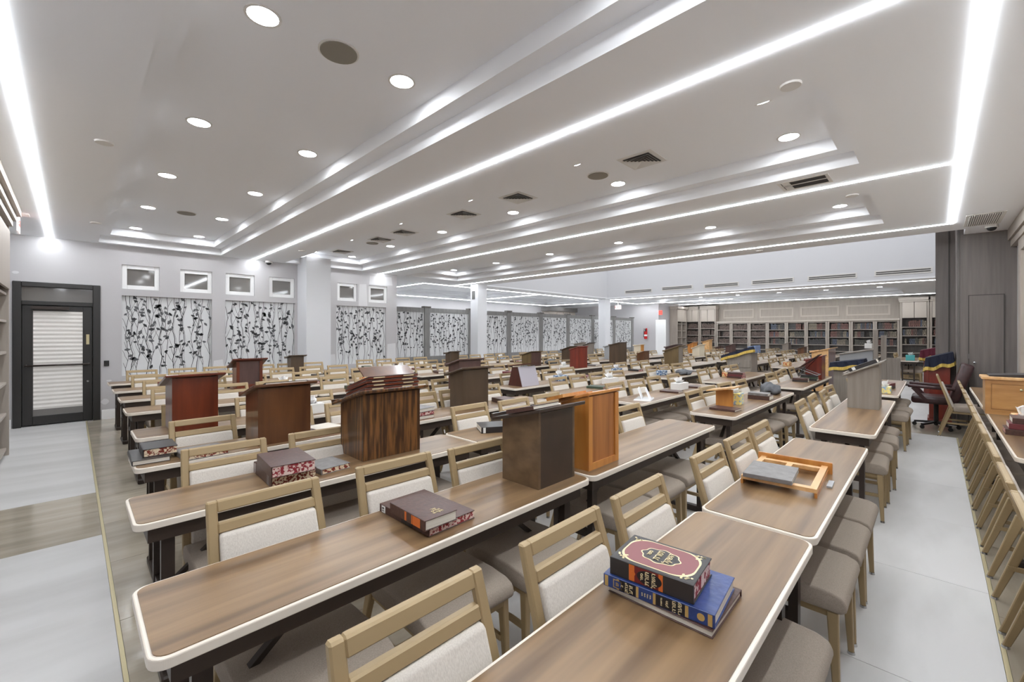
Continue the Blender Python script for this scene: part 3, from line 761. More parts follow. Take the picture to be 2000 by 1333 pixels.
lectern(1366, 5.97, 1376, 1352, 674, 680, 'cream_wood', 'white lectern with pale wood front in the cluster by the bookcases')
lectern(1355, 7.1, 1362, 1343, 669, 674, 'pine', 'orange lectern behind the white one in the cluster', wmin=.3)
lectern(1385, 7.1, 1391, 1372, 664, 668, 'pine_light', 'tan lectern at the right of the pale cluster', wmin=.3)
lectern(1408, 7.1, 1413, 1397, 676, 679, 'plum_wood', 'low plum lectern left of the velvet-covered cabinet')
lectern(1431, 5.97, 1437, 1417, 672, 677, 'plum_wood', 'plum lectern just behind the velvet-covered cabinet')
lectern(1540, 4.5, 1545, 1528, 669, 673, 'gray_wood', 'grey-brown lectern in front of the middle bookcases', front='dark_wood')
lectern(1571, 3.55, 1576, 1558, 678, 682, 'brown_wood', 'small orange-brown lectern below the middle bookcases')
lectern(1605, 1.42, 1612, 1573, 695, 703, 'red_wood', 'deep red lectern behind the folding stand', over=.02)
lectern(1618, 1.62, 1632, 1603, 681, 687, 'pine_light', 'yellow pine standing lectern behind the deep red lectern', z0=0, dmin=.3, front='mahogany')
L36 = lectern(1717, .42, 1722, 1655, 708, 729, 'gray_wood', 'grey-brown lectern holding a black book in the nearest row', over=.04)

# slanted A-shaped stand
Ys = 3.53 + .0; Xs = aty(1020, 0, 4.5)[0]; Ys = 4.5
t = thing('slanted_stand', 'dark red slanted reading stand with a sloping face pale with reflected light', 'book stand', (Xs, Ys, TZ))
q = [(0, 0), (.30, 0), (.22, .29), (.09, .3)]
for s in (0, .36): MB().extr(q, s, s+.018, 'x').build('side_panel', 'dark_mahogany', t)
MB().quadbox([(-.005, -.012, 0), (.385, -.012, 0), (.385, 0, 0), (-.005, 0, 0), (-.005, .078, .3), (.385, .078, .3), (.385, .09, .3), (-.005, .09, .3)]).build('sloping_face', 'lilac_sheen', t)
MB().quadbox([(-.03, .02, .335), (.41, .02, .335), (.41, .34, .29), (-.03, .34, .29), (-.03, .02, .35), (.41, .02, .35), (.41, .34, .305), (-.03, .34, .305)]).build('reading_board', 'dark_mahogany', t)

# folded book stands stacked on the oak lectern
def on_board(L, y, off=0): return L['zh'] + L['sl']*(y-L['Y']) + off
for k in range(4):
    y = L3['Y']+.0
    t = thing('folded_book_stand', 'folded red-brown book stand on the oak lectern, %s in the stack from below' % ORD[k+1], 'book stand', (L3['mid']+.01*(k % 2), y, on_board(L3, y, .003+.024*k)), 0, 'folded book stands')
    sl = L3['sl']; hw = .2-.004*k; dp = .3
    for i, (a, b, mt) in enumerate(((0, .012, 'mahogany'), (.012, .02, 'plum_wood'))):
        MB().quadbox([(-hw, 0, a), (hw, 0, a), (hw, dp, a+sl*dp), (-hw, dp, a+sl*dp), (-hw, 0, b), (hw, 0, b), (hw, dp, b+sl*dp), (-hw, dp, b+sl*dp)]).build('leaf', mt, t, bevel=.002, seg=1)
    for s in (-.11, .11): MB().box(s-.04, -.004, .006, s+.04, .0, .012).build('hinge', 'gold_pale', t)
y = L3['Y']; t = thing('folded_book_stand', 'upright orange-brown book stand leaf topping the stack', 'book stand', (L3['mid'], y+.03, on_board(L3, y+.03, .1)), 0, 'folded book stands')
MB().quadbox([(-.19, 0, 0), (.19, 0, 0), (.19, .012, 0), (-.19, .012, 0), (-.185, .09, .055), (.185, .09, .055), (.185, .102, .055), (-.185, .102, .055)]).build('leaf', 'brown_wood', t)

# ------------------------------------------------------------------ books
def book(x, y, z, L, W, T, cover, pages, label, ang=0, bands=(), group=None, tilt=0, name='book'):
    """lying book, spine along local y on the -x side"""
    t = thing(name, label, 'book', (x, y, z), math.radians(ang), group)
    if tilt: t.rotation_euler.x = tilt
    b = .0035; hx, hy = W/2, L/2
    m = MB(); m.box(-hx, -hy, 0, hx, hy, b); m.box(-hx, -hy, T-b, hx, hy, T); m.box(-hx-.002, -hy, 0, -hx+.004, hy, T); m.build('cover', cover, t, bevel=.0012, seg=1)
    MB().box(-hx+.004, -hy+.004, b, hx-.005, hy-.004, T-b).build('pages', pages, t)
    for p, ln, mt in bands:
        MB().box(-hx-.0028, -hy+p*L, .003, -hx-.0018, -hy+(p+ln)*L, T-.003).build('spine_label', mt, t)
    return t
def txt(s, size, m, p, loc, rot, sx=1): return text(s, size, m, p, loc, rot, 'lettering', sx)
PI = math.pi
R_SP = (0, -PI/2, 0)     # text plane facing -x, letter tops towards +y
# nearest stack
book(1.324, .584, TZ, .317, .258, .022, 'cover_brown', 'pages', 'thin brown book at the bottom of the nearest stack', 181)
b = book(1.310, .596, TZ+.0225, .329, .231, .038, 'cover_blue', 'pages', 'thick blue book in the middle of the nearest stack', 5.5,
         bands=((.02, .035, 'gold'), (.21, .028, 'gold'), (.24, .25, 'label_black'), (.492, .024, 'gold'), (.65, .024, 'gold'), (.677, .16, 'label_black'), (.84, .024, 'gold'), (.95, .035, 'gold')))
XS = -.231/2-.0034
for s_, p_, sz in (('שערי', .28, .017), ('תורה', .33, .016), ('חלק', .39, .010), ('בראשית', .44, .007), ('זרע', .72, .017), ('יצחק', .765, .015), ('ב', .81, .012)):
    txt(s_, sz, 'gold_pale', b, (XS, -.1645+p_*.329, .019), R_SP)
for k in range(4): txt('אבגדהוז'[k:k+4], .006, 'gold_pale', b, (XS+.001, -.1645+(.54+.025*k)*.329, .019), R_SP)
MB().box(XS+.0006, .103, .006, XS+.0012, .131, .032).build('emblem', 'gold', b)
MB().box(XS+.0001, .106, .009, XS+.0007, .128, .029).build('emblem', 'cover_blue', b)
txt('ש', .016, 'gold', b, (XS-.0006, .117, .019), R_SP)
o = MB().prism(rrect(-.01, -.01, .01, .01, .009), 0, .0006).build('emblem', 'gold', b); o.matrix_local = Matrix.Translation((XS+.0012, -.1645+.11*.329, .019)) @ Matrix.Rotation(-PI/2, 4, 'Y')
b = book(1.296, .615, TZ+.061, .254, .188, .054, 'cover_dark', 'pages_red', 'thick black book with ornate red cover topping the nearest stack', 5.5,
         bands=((.34, .05, 'orange_label'), (.39, .29, 'label_red'), (.68, .07, 'orange_label')))
zt = .0545
MB().prism(rrect(-.080, -.113, .082, .113, .055, 8), zt-.0006, zt).build('cover_panel', 'gold_pale', b)
MB().prism(rrect(-.076, -.108, .078, .108, .06, 8), zt-.0004, zt+.0004).build('cover_panel', 'cover_rose', b)
def medal(a, bb, z0, z1, m):
    pts = [(math.cos(t)*a*(1+.06*math.cos(8*t)), math.sin(t)*bb*(1+.06*math.cos(8*t))) for t in (2*PI*i/48 for i in range(48))]
    MB().prism(pts, z0, z1).build('medallion', m, b)
medal(.045, .060, zt+.0002, zt+.0008, 'gold_pale'); medal(.041, .056, zt+.0004, zt+.0012, 'cover_dark')
for s_, y_, sz in (('ספר', .034, .018), ('תורת', .006, .030), ('השקל', -.026, .028)):
    txt(s_, sz, 'gold_pale', b, (0, y_, zt+.0022), (0, 0, 0))
for cx_, cy_ in ((-.068, -.1), (.068, -.1), (-.068, .1), (.068, .1)):
    for k in range(9):
        rr = random.Random(k*13+int(cx_*900)+int(cy_*70)); x_, y_ = cx_+rr.uniform(-.014, .014), cy_+rr.uniform(-.014, .014)
        MB().prism([(x_+math.cos(t)*.004, y_+math.sin(t)*.004) for t in (2*PI*i/6 for i in range(6))], zt, zt+.0007).build('corner_ornament', 'gold_pale', b)
XS = -.188/2-.0032
o = MB().prism([(math.cos(t)*.021, math.sin(t)*.038) for t in (2*PI*i/24 for i in range(24))], 0, .0006).build('spine_medallion', 'label_black', b); o.matrix_local = Matrix.Translation((XS+.0002, 0, .027)) @ Matrix.Rotation(-PI/2, 4, 'Y')
for s_, y_, sz in (('ספר', .022, .012), ('תורת', .006, .019), ('השקל', -.014, .018)): txt(s_, sz, 'gold_pale', b, (XS-.0018, y_, .027), R_SP)
MB().cyl((XS+.0004, .05, .027), (XS-.0006, .05, .027), .007, k=16).build('volume_dot', 'orange_label', b)
# second row
b = book(1.12, 1.64, TZ, .377, .246, .036, 'cover_brown', 'pages_red', 'brown book with red-speckled edge and white spine sticker, second row', 1.5, bands=((.87, .08, 'white_label'), (.3, .22, 'label_black')))
txt('10', .022, 'black', b, (-.127, .188-.033, .018), R_SP)
b = book(1.054, 1.569, TZ+.036, .271, .159, .042, 'cover_brown', 'pages', 'smaller brown book with orange spine label on top, second row', -.5, bands=((.12, .2, 'orange_label'), (.33, .03, 'orange_label'), (.5, .05, 'orange_label')))
for k, s_ in enumerate(('אור', 'החיים', 'הקדוש')): txt(s_, .018, 'gold_pale', b, (.01, -.06-.018*k, .0428), (0, 0, 0))
# third row
book(.859, 2.685, TZ, .362, .231, .062, 'cover_brown', 'pages_brown', 'thick brown-edged book under the red-edged book, third row', -2, bands=((.9, .03, 'white_label'), (.1, .12, 'cover_gray')))
book(.845, 2.62, TZ+.0625, .335, .22, .06, 'cover_brown', 'pages_red', 'brown book with pink-red speckled edge on top, third row', -4)
book(1.085, 2.64, TZ, .214, .18, .032, 'cover_gray', 'pages_brown', 'slim grey book with brown-speckled edge beside the thick pair', 6)
# fourth row
book(.352, 3.70, TZ, .36, .187, .03, 'cover_dark', 'pages', 'large dark book overhanging the left end of the fourth row', -1)
book(.4, 3.70, TZ+.03, .246, .175, .05, 'cover_dark', 'pages_brown', 'dark book with red-speckled edge on the overhanging one', 0)
book(.615, 3.56, TZ, .25, .25, .034, 'cover_gray', 'pages_brown', 'grey embossed book beside the dark pair on the fourth row', 4)
bx = aty(650, 0, 3.55)[0]
book(bx-.06, 3.66, TZ, .3, .23, .035, 'cover_brown', 'pages_red', 'brown book under a sheet of cream paper between two lecterns', -3)
o = MB().box(-.11, -.1, 0, .11, .12, .003).build('paper_sheet', 'pages', loc=(bx-.02, 3.66, TZ+.035), rotz=.2); tag(o, 'cream paper sheet on a brown book between two lecterns', 'paper')
c = atz(958, 845, TZ)
book(2.52, 2.66, TZ, .3, .22, .05, 'cover_dark', 'pages', 'black book lying behind the very dark lectern', 60, bands=((.88, .07, 'white_label'),))
# book and wooden frame on the second nearest table
t = thing('wooden_frame', 'open pine book-stand frame lying on the second nearest table', 'book stand', (2.84, .60, TZ), math.radians(3))
m = MB(); m.box(-.27, -.17, .025, .23, -.14, .045); m.box(-.27, .14, .025, .23, .17, .045); m.box(-.27, -.14, .025, -.23, .14, .045); m.box(.15, -.14, .025, .19, .14, .045); m.box(-.23, -.01, .025, .15, .02, .045)
m.build('tray_frame', 'pine_light', t)
MB().box(.23, -.19, .0, .245, .19, .065).build('back_rail', 'pine', t); MB().box(.247, -.19, .0, .262, .19, .055).build('back_rail', 'pine', t)
MB().box(-.27, -.172, 0, .23, -.16, .0245).build('base_rail', 'pine', t); MB().box(-.27, .16, 0, .23, .172, .0245).build('base_rail', 'pine', t)
book(2.69, .64, TZ+.046, .225, .29, .022, 'cover_gray', 'pages', 'grey embossed book resting on the pine frame', 5)
o = MB().box(-.06, -.012, 0, .06, .012, .01).build('ruler', 'gray_cool', loc=(2.86, .40, TZ), rotz=.05); tag(o, 'small silver bar lying beside the pine frame', 'ruler')
# books on lecterns
def board_book(L, fx, W, Lg, T, cover, pages, label, yo=.09):
    y = L['Y']+yo; x = L['X']+(L['X2']-L['X'])*fx
    t = book(x, y, on_board(L, y, .0015), Lg, W, T, cover, pages, label, 0)
    t.rotation_euler.x = math.atan(L['sl']); return t
board_book(L4, .2, .22, .2, .022, 'cover_brown', 'pages', 'brown book with red spine bands on the very dark lectern')
b = board_book(L2, .55, .3, .24, .018, 'cover_dark', 'pages', 'open-looking book lying on the brown lectern', .13)
t = board_book(L36, .4, .22, .26, .04, 'cover_dark', 'pages', 'black book with white sticker on the grey-brown lectern', .13)
MB().box(-.1135, .07, .004, -.1125, .1, .036).build('spine_label', 'white_label', t)
X = L5['X']; o = MB().box(-.12, -.01, 0, .12, .12, .02).build('wood_board', 'pine', loc=(L5['X']+.0, L5['Y2']-.1, on_board(L5, L5['Y2']-.1, .002))); o.rotation_euler.x = math.atan(L5['sl']); tag(o, 'short pine board resting on the orange pine lectern', 'board')
# small pine book stand seen edge on with books in front (second row, third table)
cx, cy = atz(1428, 795, TZ)[:2]
t = thing('pine_stand', 'small pine book stand with a slim sloping top, second row', 'book stand', (cx, cy, TZ))
MB().box(-.01, -.02, 0, .012, .16, .19).build('post', 'pine', t)
MB().quadbox([(-.14, -.08, .22), (.1, -.08, .22), (.1, .22, .165), (-.14, .22, .165), (-.14, -.08, .235), (.1, -.08, .235), (.1, .22, .18), (-.14, .22, .18)]).build('reading_board', 'pine_light', t)
book(4.90, 1.60, TZ, .26, .2, .022, 'cover_brown', 'pages', 'slim brown book in front of the pine stand', -2)
book(6.02, 1.55, TZ, .24, .2, .05, 'cover_brown', 'pages', 'thick brown book under a grey book near the dark bag', 0)
book(6.0, 1.56, TZ+.05, .22, .16, .03, 'cover_gray', 'pages', 'grey book on the thick brown one near the dark bag', 2)
book(5.85, 2.62, TZ, .26, .2, .022, 'cover_brown', 'pages', 'thin brown book left of the white paper box, third row', 5)
book(6.6, 2.66, TZ, .26, .2, .022, 'cover_brown', 'pages', 'thin brown book right of the white paper box, third row', 8)

for k in range(3): book(8.55, 2.6, TZ+.035*k, .25, .22-.01*k, .034, ('cover_brown', 'cover_maroon', 'cover_brown')[k], 'pages_red', 'red-edged book in the pile behind the floral tissue box, %s from below' % ORD[k+1], 4*k-4)
for k in range(2): book(8.45, .55, TZ+.04*k, .3, .22, .04, ('cover_dark', 'cover_maroon')[k], 'pages_brown', ('black book under the maroon book', 'maroon book with gilt spine')[k]+' beyond the grey-brown lectern', 80)
for k in range(3): book(5.40+.015*k, -.53-.01*k, TZ+.0455*k, .24-.02*k, .22, .044, ('cover_brown', 'cover_maroon', 'cover_brown')[k], ('pages_red', 'pages', 'pages')[k], 'brown book by the right edge of the picture, %s in its stack from below' % ORD[k+1], 0)
for k in range(3): book(9.0+.01*k, 1.56, TZ+.032*k, .25, .2, .03, ('cover_dark', 'cover_green', 'cover_dark')[k], 'pages', 'dark book in the pile under the folding stand, %s from below' % ORD[k+1], 5*k)
for k in range(2): book(8.66, 1.62, TZ+.03*k, .22, .18, .03, ('cover_dark', 'cover_brown')[k], 'pages', ('black', 'brown')[k]+' book in the short pile beside the deep red lectern', 3)
for k in range(3): book(2.36, 3.6, TZ+.035*k, .26, .2, .034, ('mahogany', 'cover_maroon', 'cover_gray')[k], ('pages', 'pages_red', 'pages')[k], ('folded red board', 'red-edged book', 'grey book with white edge')[k]+' in the pile right of the oak lectern', 4*k)
gen = random.Random(21); cov = ['cover_dark', 'cover_brown', 'cover_maroon', 'cover_gray', 'cover_green']; cn = ['black', 'brown', 'maroon', 'grey', 'dark green']
used = set()
def scatter(r, x):
    i = gen.randrange(5); key = (r, i, round(x))
    if key in used: return
    used.add(key)
    T = gen.uniform(.025, .05)
    book(x, ROW[r]+.23+gen.uniform(-.05, .05), TZ, .26, .19, T, cov[i], gen.choice(('pages', 'pages_red', 'pages')), '%s book on the %s row from the right, about %s metres along' % (cn[i], ORD[r], ORD[max(1, min(30, round(x)))].replace('first', 'one')), gen.uniform(-15, 15))
for r, xs_ in ((3, (3.3,)), (4, (3.6, 5.5, 9.3)), (5, (2.6, 6.25, 6.75, 8.6, 9.5)), (6, (1.9, 2.9, 5.6, 6.2, 9.2, 11.2, 15)), (7, (2.8, 3.15, 5.3, 6.2, 12.5)), (8, (1.6, 3.3, 5.5, 6.0, 8.8, 11.1, 14)), (9, (2.2, 4.9, 5.8, 8.3, 8.8, 11.7))):
    for x in xs_: scatter(r, x)

# ------------------------------------------------------------------ tissue boxes
def tissue_box(px, py, m, label, size=(.24, .12, .09), ang=0, tis=True, z=TZ, at=None):
    x, y = at or atz(px, py, z)[:2]
    t = thing('tissue_box', label, 'tissue box', (x+size[0]/2, y+size[1]/2, z), math.radians(ang), 'tissue boxes')
    a, b_, h = size[0]/2, size[1]/2, size[2]
    MB().box(-a, -b_, 0, a, b_, h).build('carton', m, t, bevel=.003, seg=1)
    MB().prism([(math.cos(q)*a*.6, math.sin(q)*b_*.5) for q in (2*PI*i/14 for i in range(14))], h, h+.001).build('opening', 'cover_gray', t)
    if tis:
        r = random.Random(int(px*7+py)); m2 = MB(); n = 9; base = []; top = []
        for i in range(n):
            u = i/(n-1); base.append((-a*.45+a*.9*u, b_*.3*math.sin(u*9), h)); top.append((-a*.7+a*1.3*u+r.uniform(-.01, .01), b_*.6*math.sin(u*7+1), h+.05+.035*math.sin(u*PI)+r.uniform(-.012, .012)))
        for i in range(n-1): m2.face([base[i], base[i+1], top[i+1], top[i]]); m2.face([base[i], base[i+1], (top[i+1][0]*.8, top[i+1][1]-.03, top[i+1][2]*.5+h*.5), (top[i][0]*.8, top[i][1]-.03, top[i][2]*.5+h*.5)])
        m2.build('tissue', 'tissue', t, smooth=True)
    return t
tissue_box(1091, 745, 'box_blue', 'blue patterned tissue box with a tall tissue right of the slanted stand')
tissue_box(1204, 729, 'box_blue', 'blue patterned tissue box left of the dark book pile')
tissue_box(1293, 734, 'box_blue', 'blue patterned tissue box without tissue near the middle', tis=False)
tissue_box(978, 698, 'box_blue', 'tiny blue tissue box far back under the screens', at=(9.2, 9.55))
tissue_box(1190, 752, 'box_white', 'white tissue box with a round puff of tissue', size=(.28, .14, .1))
tissue_box(1328, 764, 'box_white', 'stacked white tissue box on the third row', size=(.3, .14, .1))
tissue_box(622, 800, 'box_white', 'white tissue box between the brown and oak lecterns', size=(.2, .12, .1), at=(1.62, 4.5))
tissue_box(1445, 792, 'box_yellow', 'square yellow tissue box beside the pine stand', size=(.14, .13, .13))
tissue_box(1423, 737, 'box_floral', 'floral tissue box by the red-edged books', size=(.26, .12, .08))
tissue_box(1722, 767, 'box_yellow', 'yellow tissue pack beyond the grey-brown lectern', size=(.2, .14, .09), tis=True, at=(7.75, .42))
tissue_box(1764, 702, 'box_teal', 'teal tissue box on the far end table', size=(.26, .2, .16), at=(17.6, .42))
tissue_box(1100, 722, 'box_white', 'white tissue box left of the bright red lectern', size=(.24, .12, .09))
tissue_box(1552, 700, 'box_floral', 'orange tissue box below the small orange-brown lectern', size=(.24, .14, .1), at=(12.9, 3.6))
tissue_box(1520, 718, 'box_floral', 'orange tissue box on the table behind the velvet-covered cabinet', size=(.24, .14, .1), at=(12.5, 2.58))
tissue_box(823, 708, 'box_white', 'white tissue box far left of the small brown lectern', size=(.22, .12, .08), at=(4.95, 8.3))
tissue_box(690, 735, 'box_floral', 'small floral tissue box behind the stacked stands', size=(.22, .12, .08), at=(3.55, 7.15))
tissue_box(539, 734, 'box_white', 'white tissue box behind the brown lectern', size=(.22, .12, .07), at=(2.2, 7.2))
tissue_box(0, 0, 'box_floral', 'floral tissue box at the right edge of the picture', size=(.22, .12, .12), at=(5.58, -.6))
# papers and plastic display stand
cx, cy = atz(1258, 780, TZ)[:2]
t = thing('paper_stand', 'clear plastic stand with crumpled white papers', 'papers', (cx, cy, TZ), .3)
MB().quadbox([(-.16, -.1, 0), (.14, -.1, 0), (.14, .1, 0), (-.16, .1, 0), (-.14, -.09, .012), (.13, -.09, .012), (.13, .09, .012), (-.14, .09, .012)]).build('base', 'plastic_clear', t)
MB().quadbox([(-.1, -.09, .012), (.0, -.09, .012), (.0, -.08, .012), (-.1, -.08, .012), (.02, -.02, .11), (.16, .0, .13), (.16, .01, .13), (.02, -.01, .11)]).build('sheet', 'paper_grey', t)
MB().quadbox([(-.12, .0, .012), (.06, .02, .012), (.06, .03, .012), (-.12, .01, .012), (.0, .07, .12), (.17, .09, .13), (.17, .1, .13), (.0, .08, .12)]).build('sheet', 'paper_white', t)

# ------------------------------------------------------------------ bags, jacket
def blob(name, label, cat, loc, size, m, seed, rotz=0):
    r = random.Random(seed); bm = bmesh.new(); bmesh.ops.create_icosphere(bm, subdivisions=4, radius=1)
    ph = [r.uniform(0, 6) for _ in range(6)]
    for v in bm.verts:
        x, y, z = v.co; f_ = 1+.13*math.sin(4*x+ph[0])*math.cos(3*y+ph[1])+.09*math.sin(7*y+ph[2]+3*z)+.05*math.sin(11*x+ph[3]+5*y)
        z2 = z*f_
        v.co = (x*f_*size[0], y*f_*size[1], max(z2, -.55)*size[2]+.55*size[2])
    me = bpy.data.meshes.new(name); bm.to_mesh(me); bm.free(); me.materials.append(MATS[m])
    for p in me.polygons: p.use_smooth = True
    o = bpy.data.objects.new(name, me); COL.objects.link(o); o.location = loc; o.rotation_euler.z = rotz
    return tag(o, label, cat)
blob('fabric_bag', 'large dark grey bag lying near the end of the second row table', 'bag', (6.75, 1.62, TZ), (.27, .13, .085), 'bag_gray', 1, .3)
blob('fabric_bag', 'flat dark grey bag on the row left of the floral tissue box', 'bag', (8.6, 3.6, TZ), (.24, .14, .06), 'bag_gray', 2, .5)
blob('backpack', 'grey backpack lying behind the slanted stand', 'bag', (6.67, 6.12, TZ), (.24, .14, .09), 'bag_gray', 3, .2)
blob('fabric_bag', 'small grey bag left of the bright red lectern', 'bag', (8.95, 7.3, TZ), (.2, .12, .08), 'bag_gray', 4, .1)

# folding stand with leather board on the second row
cx, cy = 9.0, 1.56
t = thing('folding_stand', 'dark leather book rest on a folding metal stand, on a pile of books', 'book stand', (9.0, 1.56, TZ+.1), 0)
MB().quadbox([(-.16, .16, .1), (.16, .16, .1), (.16, .17, .08), (-.16, .17, .08), (-.16, -.16, .36), (.16, -.16, .36), (.16, -.15, .34), (-.16, -.15, .34)]).build('book_rest', 'leather', t)
for s in (-.13, .13):
    MB().bar((s, -.14, .0), (s, .15, .11), .014, .01).build('scissor_arm', 'gray_cool', t); MB().bar((s, .14, 0), (s, -.1, .3), .014, .01).build('scissor_arm', 'black', t)
MB().bar((-.13, .14, .006), (.13, .14, .006), .012, .012).build('foot_bar', 'gray_cool', t); MB().bar((-.13, -.14, .006), (.13, -.14, .006), .012, .012).build('foot_bar', 'gray_cool', t)

# ------------------------------------------------------------------ standing cabinets and velvet covers
def standing(name, label, x0, y0, x1, y1, zh, zl, m, doors=False, cat='lectern'):
    t = thing(name, label, cat, ((x0+x1)/2, y0, 0)); hx = (x1-x0)/2; dp = y1-y0
    MB().extr([(0, .06), (dp, .06), (dp, zl), (0, zh)], -hx, hx, 'x').build('body', m, t, bevel=.004, seg=1)
    MB().box(-hx-.02, -.02, 0, hx+.02, dp+.02, .06).build('plinth', m, t)
    if doors:
        for k in range(2):
            a = .03+k*(dp/2); b_ = a+dp/2-.05
            dd = MB().box(-hx-.012, a, .12, -hx, b_, zl-.28).build('door', m, t, bevel=.003, seg=1)
            MB().cyl((-hx-.012, (b_-.03 if k == 0 else a+.03), zl-.36), (-hx-.035, (b_-.03 if k == 0 else a+.03), zl-.36), .014, .018).build('knob', 'chrome', dd)
        dd = MB().box(-hx-.012, .03, zl-.25, -hx, dp-.05, zl-.08).build('drawer', m, t, bevel=.003, seg=1)
        MB().cyl((-hx-.012, dp/2, zl-.16), (-hx-.035, dp/2, zl-.16), .014, .018).build('knob', 'chrome', dd)
    return t
def velvet(label, x0, y0, x1, y1, zh, zl, drop, m, seed):
    t = thing('velvet_cover', label, 'cloth cover', ((x0+x1)/2, (y0+y1)/2, 0), 0)
    o = .012; r = random.Random(seed); cx, cy = (x0+x1)/2, (y0+y1)/2
    z = lambda y: zh+(zl-zh)*(y-y0)/(y1-y0)+.012
    top = MB(); n = 10; rimp = []
    for i in range(n+1): rimp.append((x0-o+(x1-x0+2*o)*i/n, y0-o))
    for i in range(1, n+1): rimp.append((x1+o, y0-o+(y1-y0+2*o)*i/n))
    for i in range(1, n+1): rimp.append((x1+o-(x1-x0+2*o)*i/n, y1+o))
    for i in range(1, n): rimp.append((x0-o, y1+o-(y1-y0+2*o)*i/n))
    k = len(rimp); top.face([(x-cx, y-cy, z(y)) for x, y in rimp])
    low = []; fr = []
    for i, (x, y) in enumerate(rimp):
        d = drop*(1+.12*math.sin(i*1.1+seed)); f_ = .012*math.sin(i*2.3)+.012
        ox = -f_ if x < x0 else (f_ if x > x1 else 0); oy = -f_ if y < y0 else (f_ if y > y1 else 0)
        low.append((x-cx+ox, y-cy+oy, z(y)-d)); fr.append((x-cx+ox*1.3, y-cy+oy*1.3, z(y)-d-.06))
    for i in range(k):
        j = (i+1) % k
        top.face([(rimp[i][0]-cx, rimp[i][1]-cy, z(rimp[i][1])), (rimp[j][0]-cx, rimp[j][1]-cy, z(rimp[j][1])), low[j], low[i]])
    c_ = top.build('cloth', m, t); md = c_.modifiers.new('s', 'SOLIDIFY'); md.thickness = .006
    f2 = MB()
    for i in range(k):
        j = (i+1) % k; f2.face([low[i], low[j], fr[j], fr[i]])
    c_ = f2.build('fringe', 'fringe', t); md = c_.modifiers.new('s', 'SOLIDIFY'); md.thickness = .01
yA, yB = atx(1468, 0, 10.7)[1], atx(1420, 0, 10.7)[1]
standing('standing_cabinet', 'grey floor-standing prayer cabinet with knobs under a navy cover', 10.7, yA, 11.15, yB, 1.24, 1.05, 'gray_wood', True, 'cabinet')
velvet('navy velvet cover with cream fringe and a denim jacket on it', 10.68, yA-.02, 11.17, yB+.1, 1.265, 1.05, .06, 'velvet_navy', 1)
o = MB(); zz = 1.25
for i in range(6):
    a0, a1 = -.2+.4*i/6, -.2+.4*(i+1)/6
    o.quadbox([(a0, -.012, -.14), (a1, -.012, -.14), (a1, .0, -.14), (a0, .0, -.14), (a0, -.012, .02+.01*(i % 2)), (a1, -.012, .02+.01*((i+1) % 2)), (a1, .16, .0), (a0, .16, .0)])
o = o.build('denim_jacket', 'denim', loc=(10.93, yA-.055, 1.275), smooth=False); tag(o, 'folded light blue garment hanging over the navy velvet cover', 'garment')
standing('standing_lectern', 'grey floor-standing lectern under a navy cover behind the nearest lectern', 10.5, 1.0, 10.95, 1.42, 1.06, .98, 'gray_wood')
velvet('navy velvet cover with gold fringe left of the nearest grey lectern', 10.47, .97, 10.98, 1.46, 1.075, .99, .1, 'velvet_navy', 2)
standing('standing_lectern', 'red standing lectern under a navy cover by the dark pilaster', 10.78, -.2, 11.2, .07, 1.2, 1.1, 'red_wood')
velvet('navy velvet cover with gold fringe beside the dark closet wall', 10.75, -.22, 11.22, .1, 1.23, 1.12, .17, 'velvet_navy', 3)
standing('standing_lectern', 'distant red standing lectern under a wine-red cover', 14.0, -.05, 14.45, .18, 1.22, 1.14, 'red_wood')
velvet('wine-red velvet cover with cream fringe on the distant stand', 13.97, -.08, 14.48, .22, 1.24, 1.16, .17, 'velvet_wine', 4)
# reading platform desk in grey wood
t = thing('platform_desk', 'pale grey reading platform desk with two posts in the middle distance', 'desk', (13.5, 1.06, 0))
MB().extr([(0, 0), (.64, 0), (.64, 1.04), (0, 1.17)], 0, .9, 'x').build('body', 'gray_cool', t)
MB().quadbox([(-.05, -.03, 1.18), (.95, -.03, 1.18), (.95, .7, 1.03), (-.05, .7, 1.03), (-.05, -.03, 1.205), (.95, -.03, 1.205), (.95, .7, 1.055), (-.05, .7, 1.055)]).build('desk_top', 'gray_wood', t)
MB().box(-.1, -.1, 0, 0, -.02, 1.66).build('post', 'gray_wood', t); MB().box(-.06, -.25, 0, .04, -.15, 1.53).build('post', 'gray_wood', t)
MB().box(-.05, -.5, 0, -.0, -.25, 1.0).build('rail_panel', 'gray_wood', t)
tissue_box(1690, 682, 'box_white', 'white tissue box on the pale reading platform', size=(.2, .14, .12), z=1.21, at=(13.55, 1.08))

# maroon leather armchair
t = thing('leather_armchair', 'maroon leather swivel armchair facing left by the closet', 'chair', (10.1, -.02, 0), 0)
MB().box(-.28, -.2, .42, .28, .3, .54).build('seat', 'leather', t, bevel=.04, seg=3, smooth=True)
m = MB(); m.quadbox([(-.28, -.25, .45), (.28, -.25, .45), (.28, -.13, .45), (-.28, -.13, .45), (-.25, -.44, 1.06), (.25, -.44, 1.06), (.25, -.3, 1.1), (-.25, -.3, 1.1)])
m.build('backrest', 'leather', t, bevel=.035, seg=3, smooth=True)
for s in (-1, 1):
    MB().quadbox([(s*.29-.035, -.22, .66), (s*.29+.035, -.22, .66), (s*.29+.035, .34, .68), (s*.29-.035, .34, .68), (s*.29-.035, -.22, .71), (s*.29+.035, -.22, .71), (s*.29+.035, .34, .73), (s*.29-.035, .34, .73)]).build('armrest', 'leather', t, bevel=.015, smooth=True)
    MB().bar((s*.29, .28, .68), (s*.27, .1, .45), .04, .05).build('arm_support', 'leather', t)
MB().cyl((0, 0, .1), (0, 0, .42), .03).build('gas_lift', 'black', t)
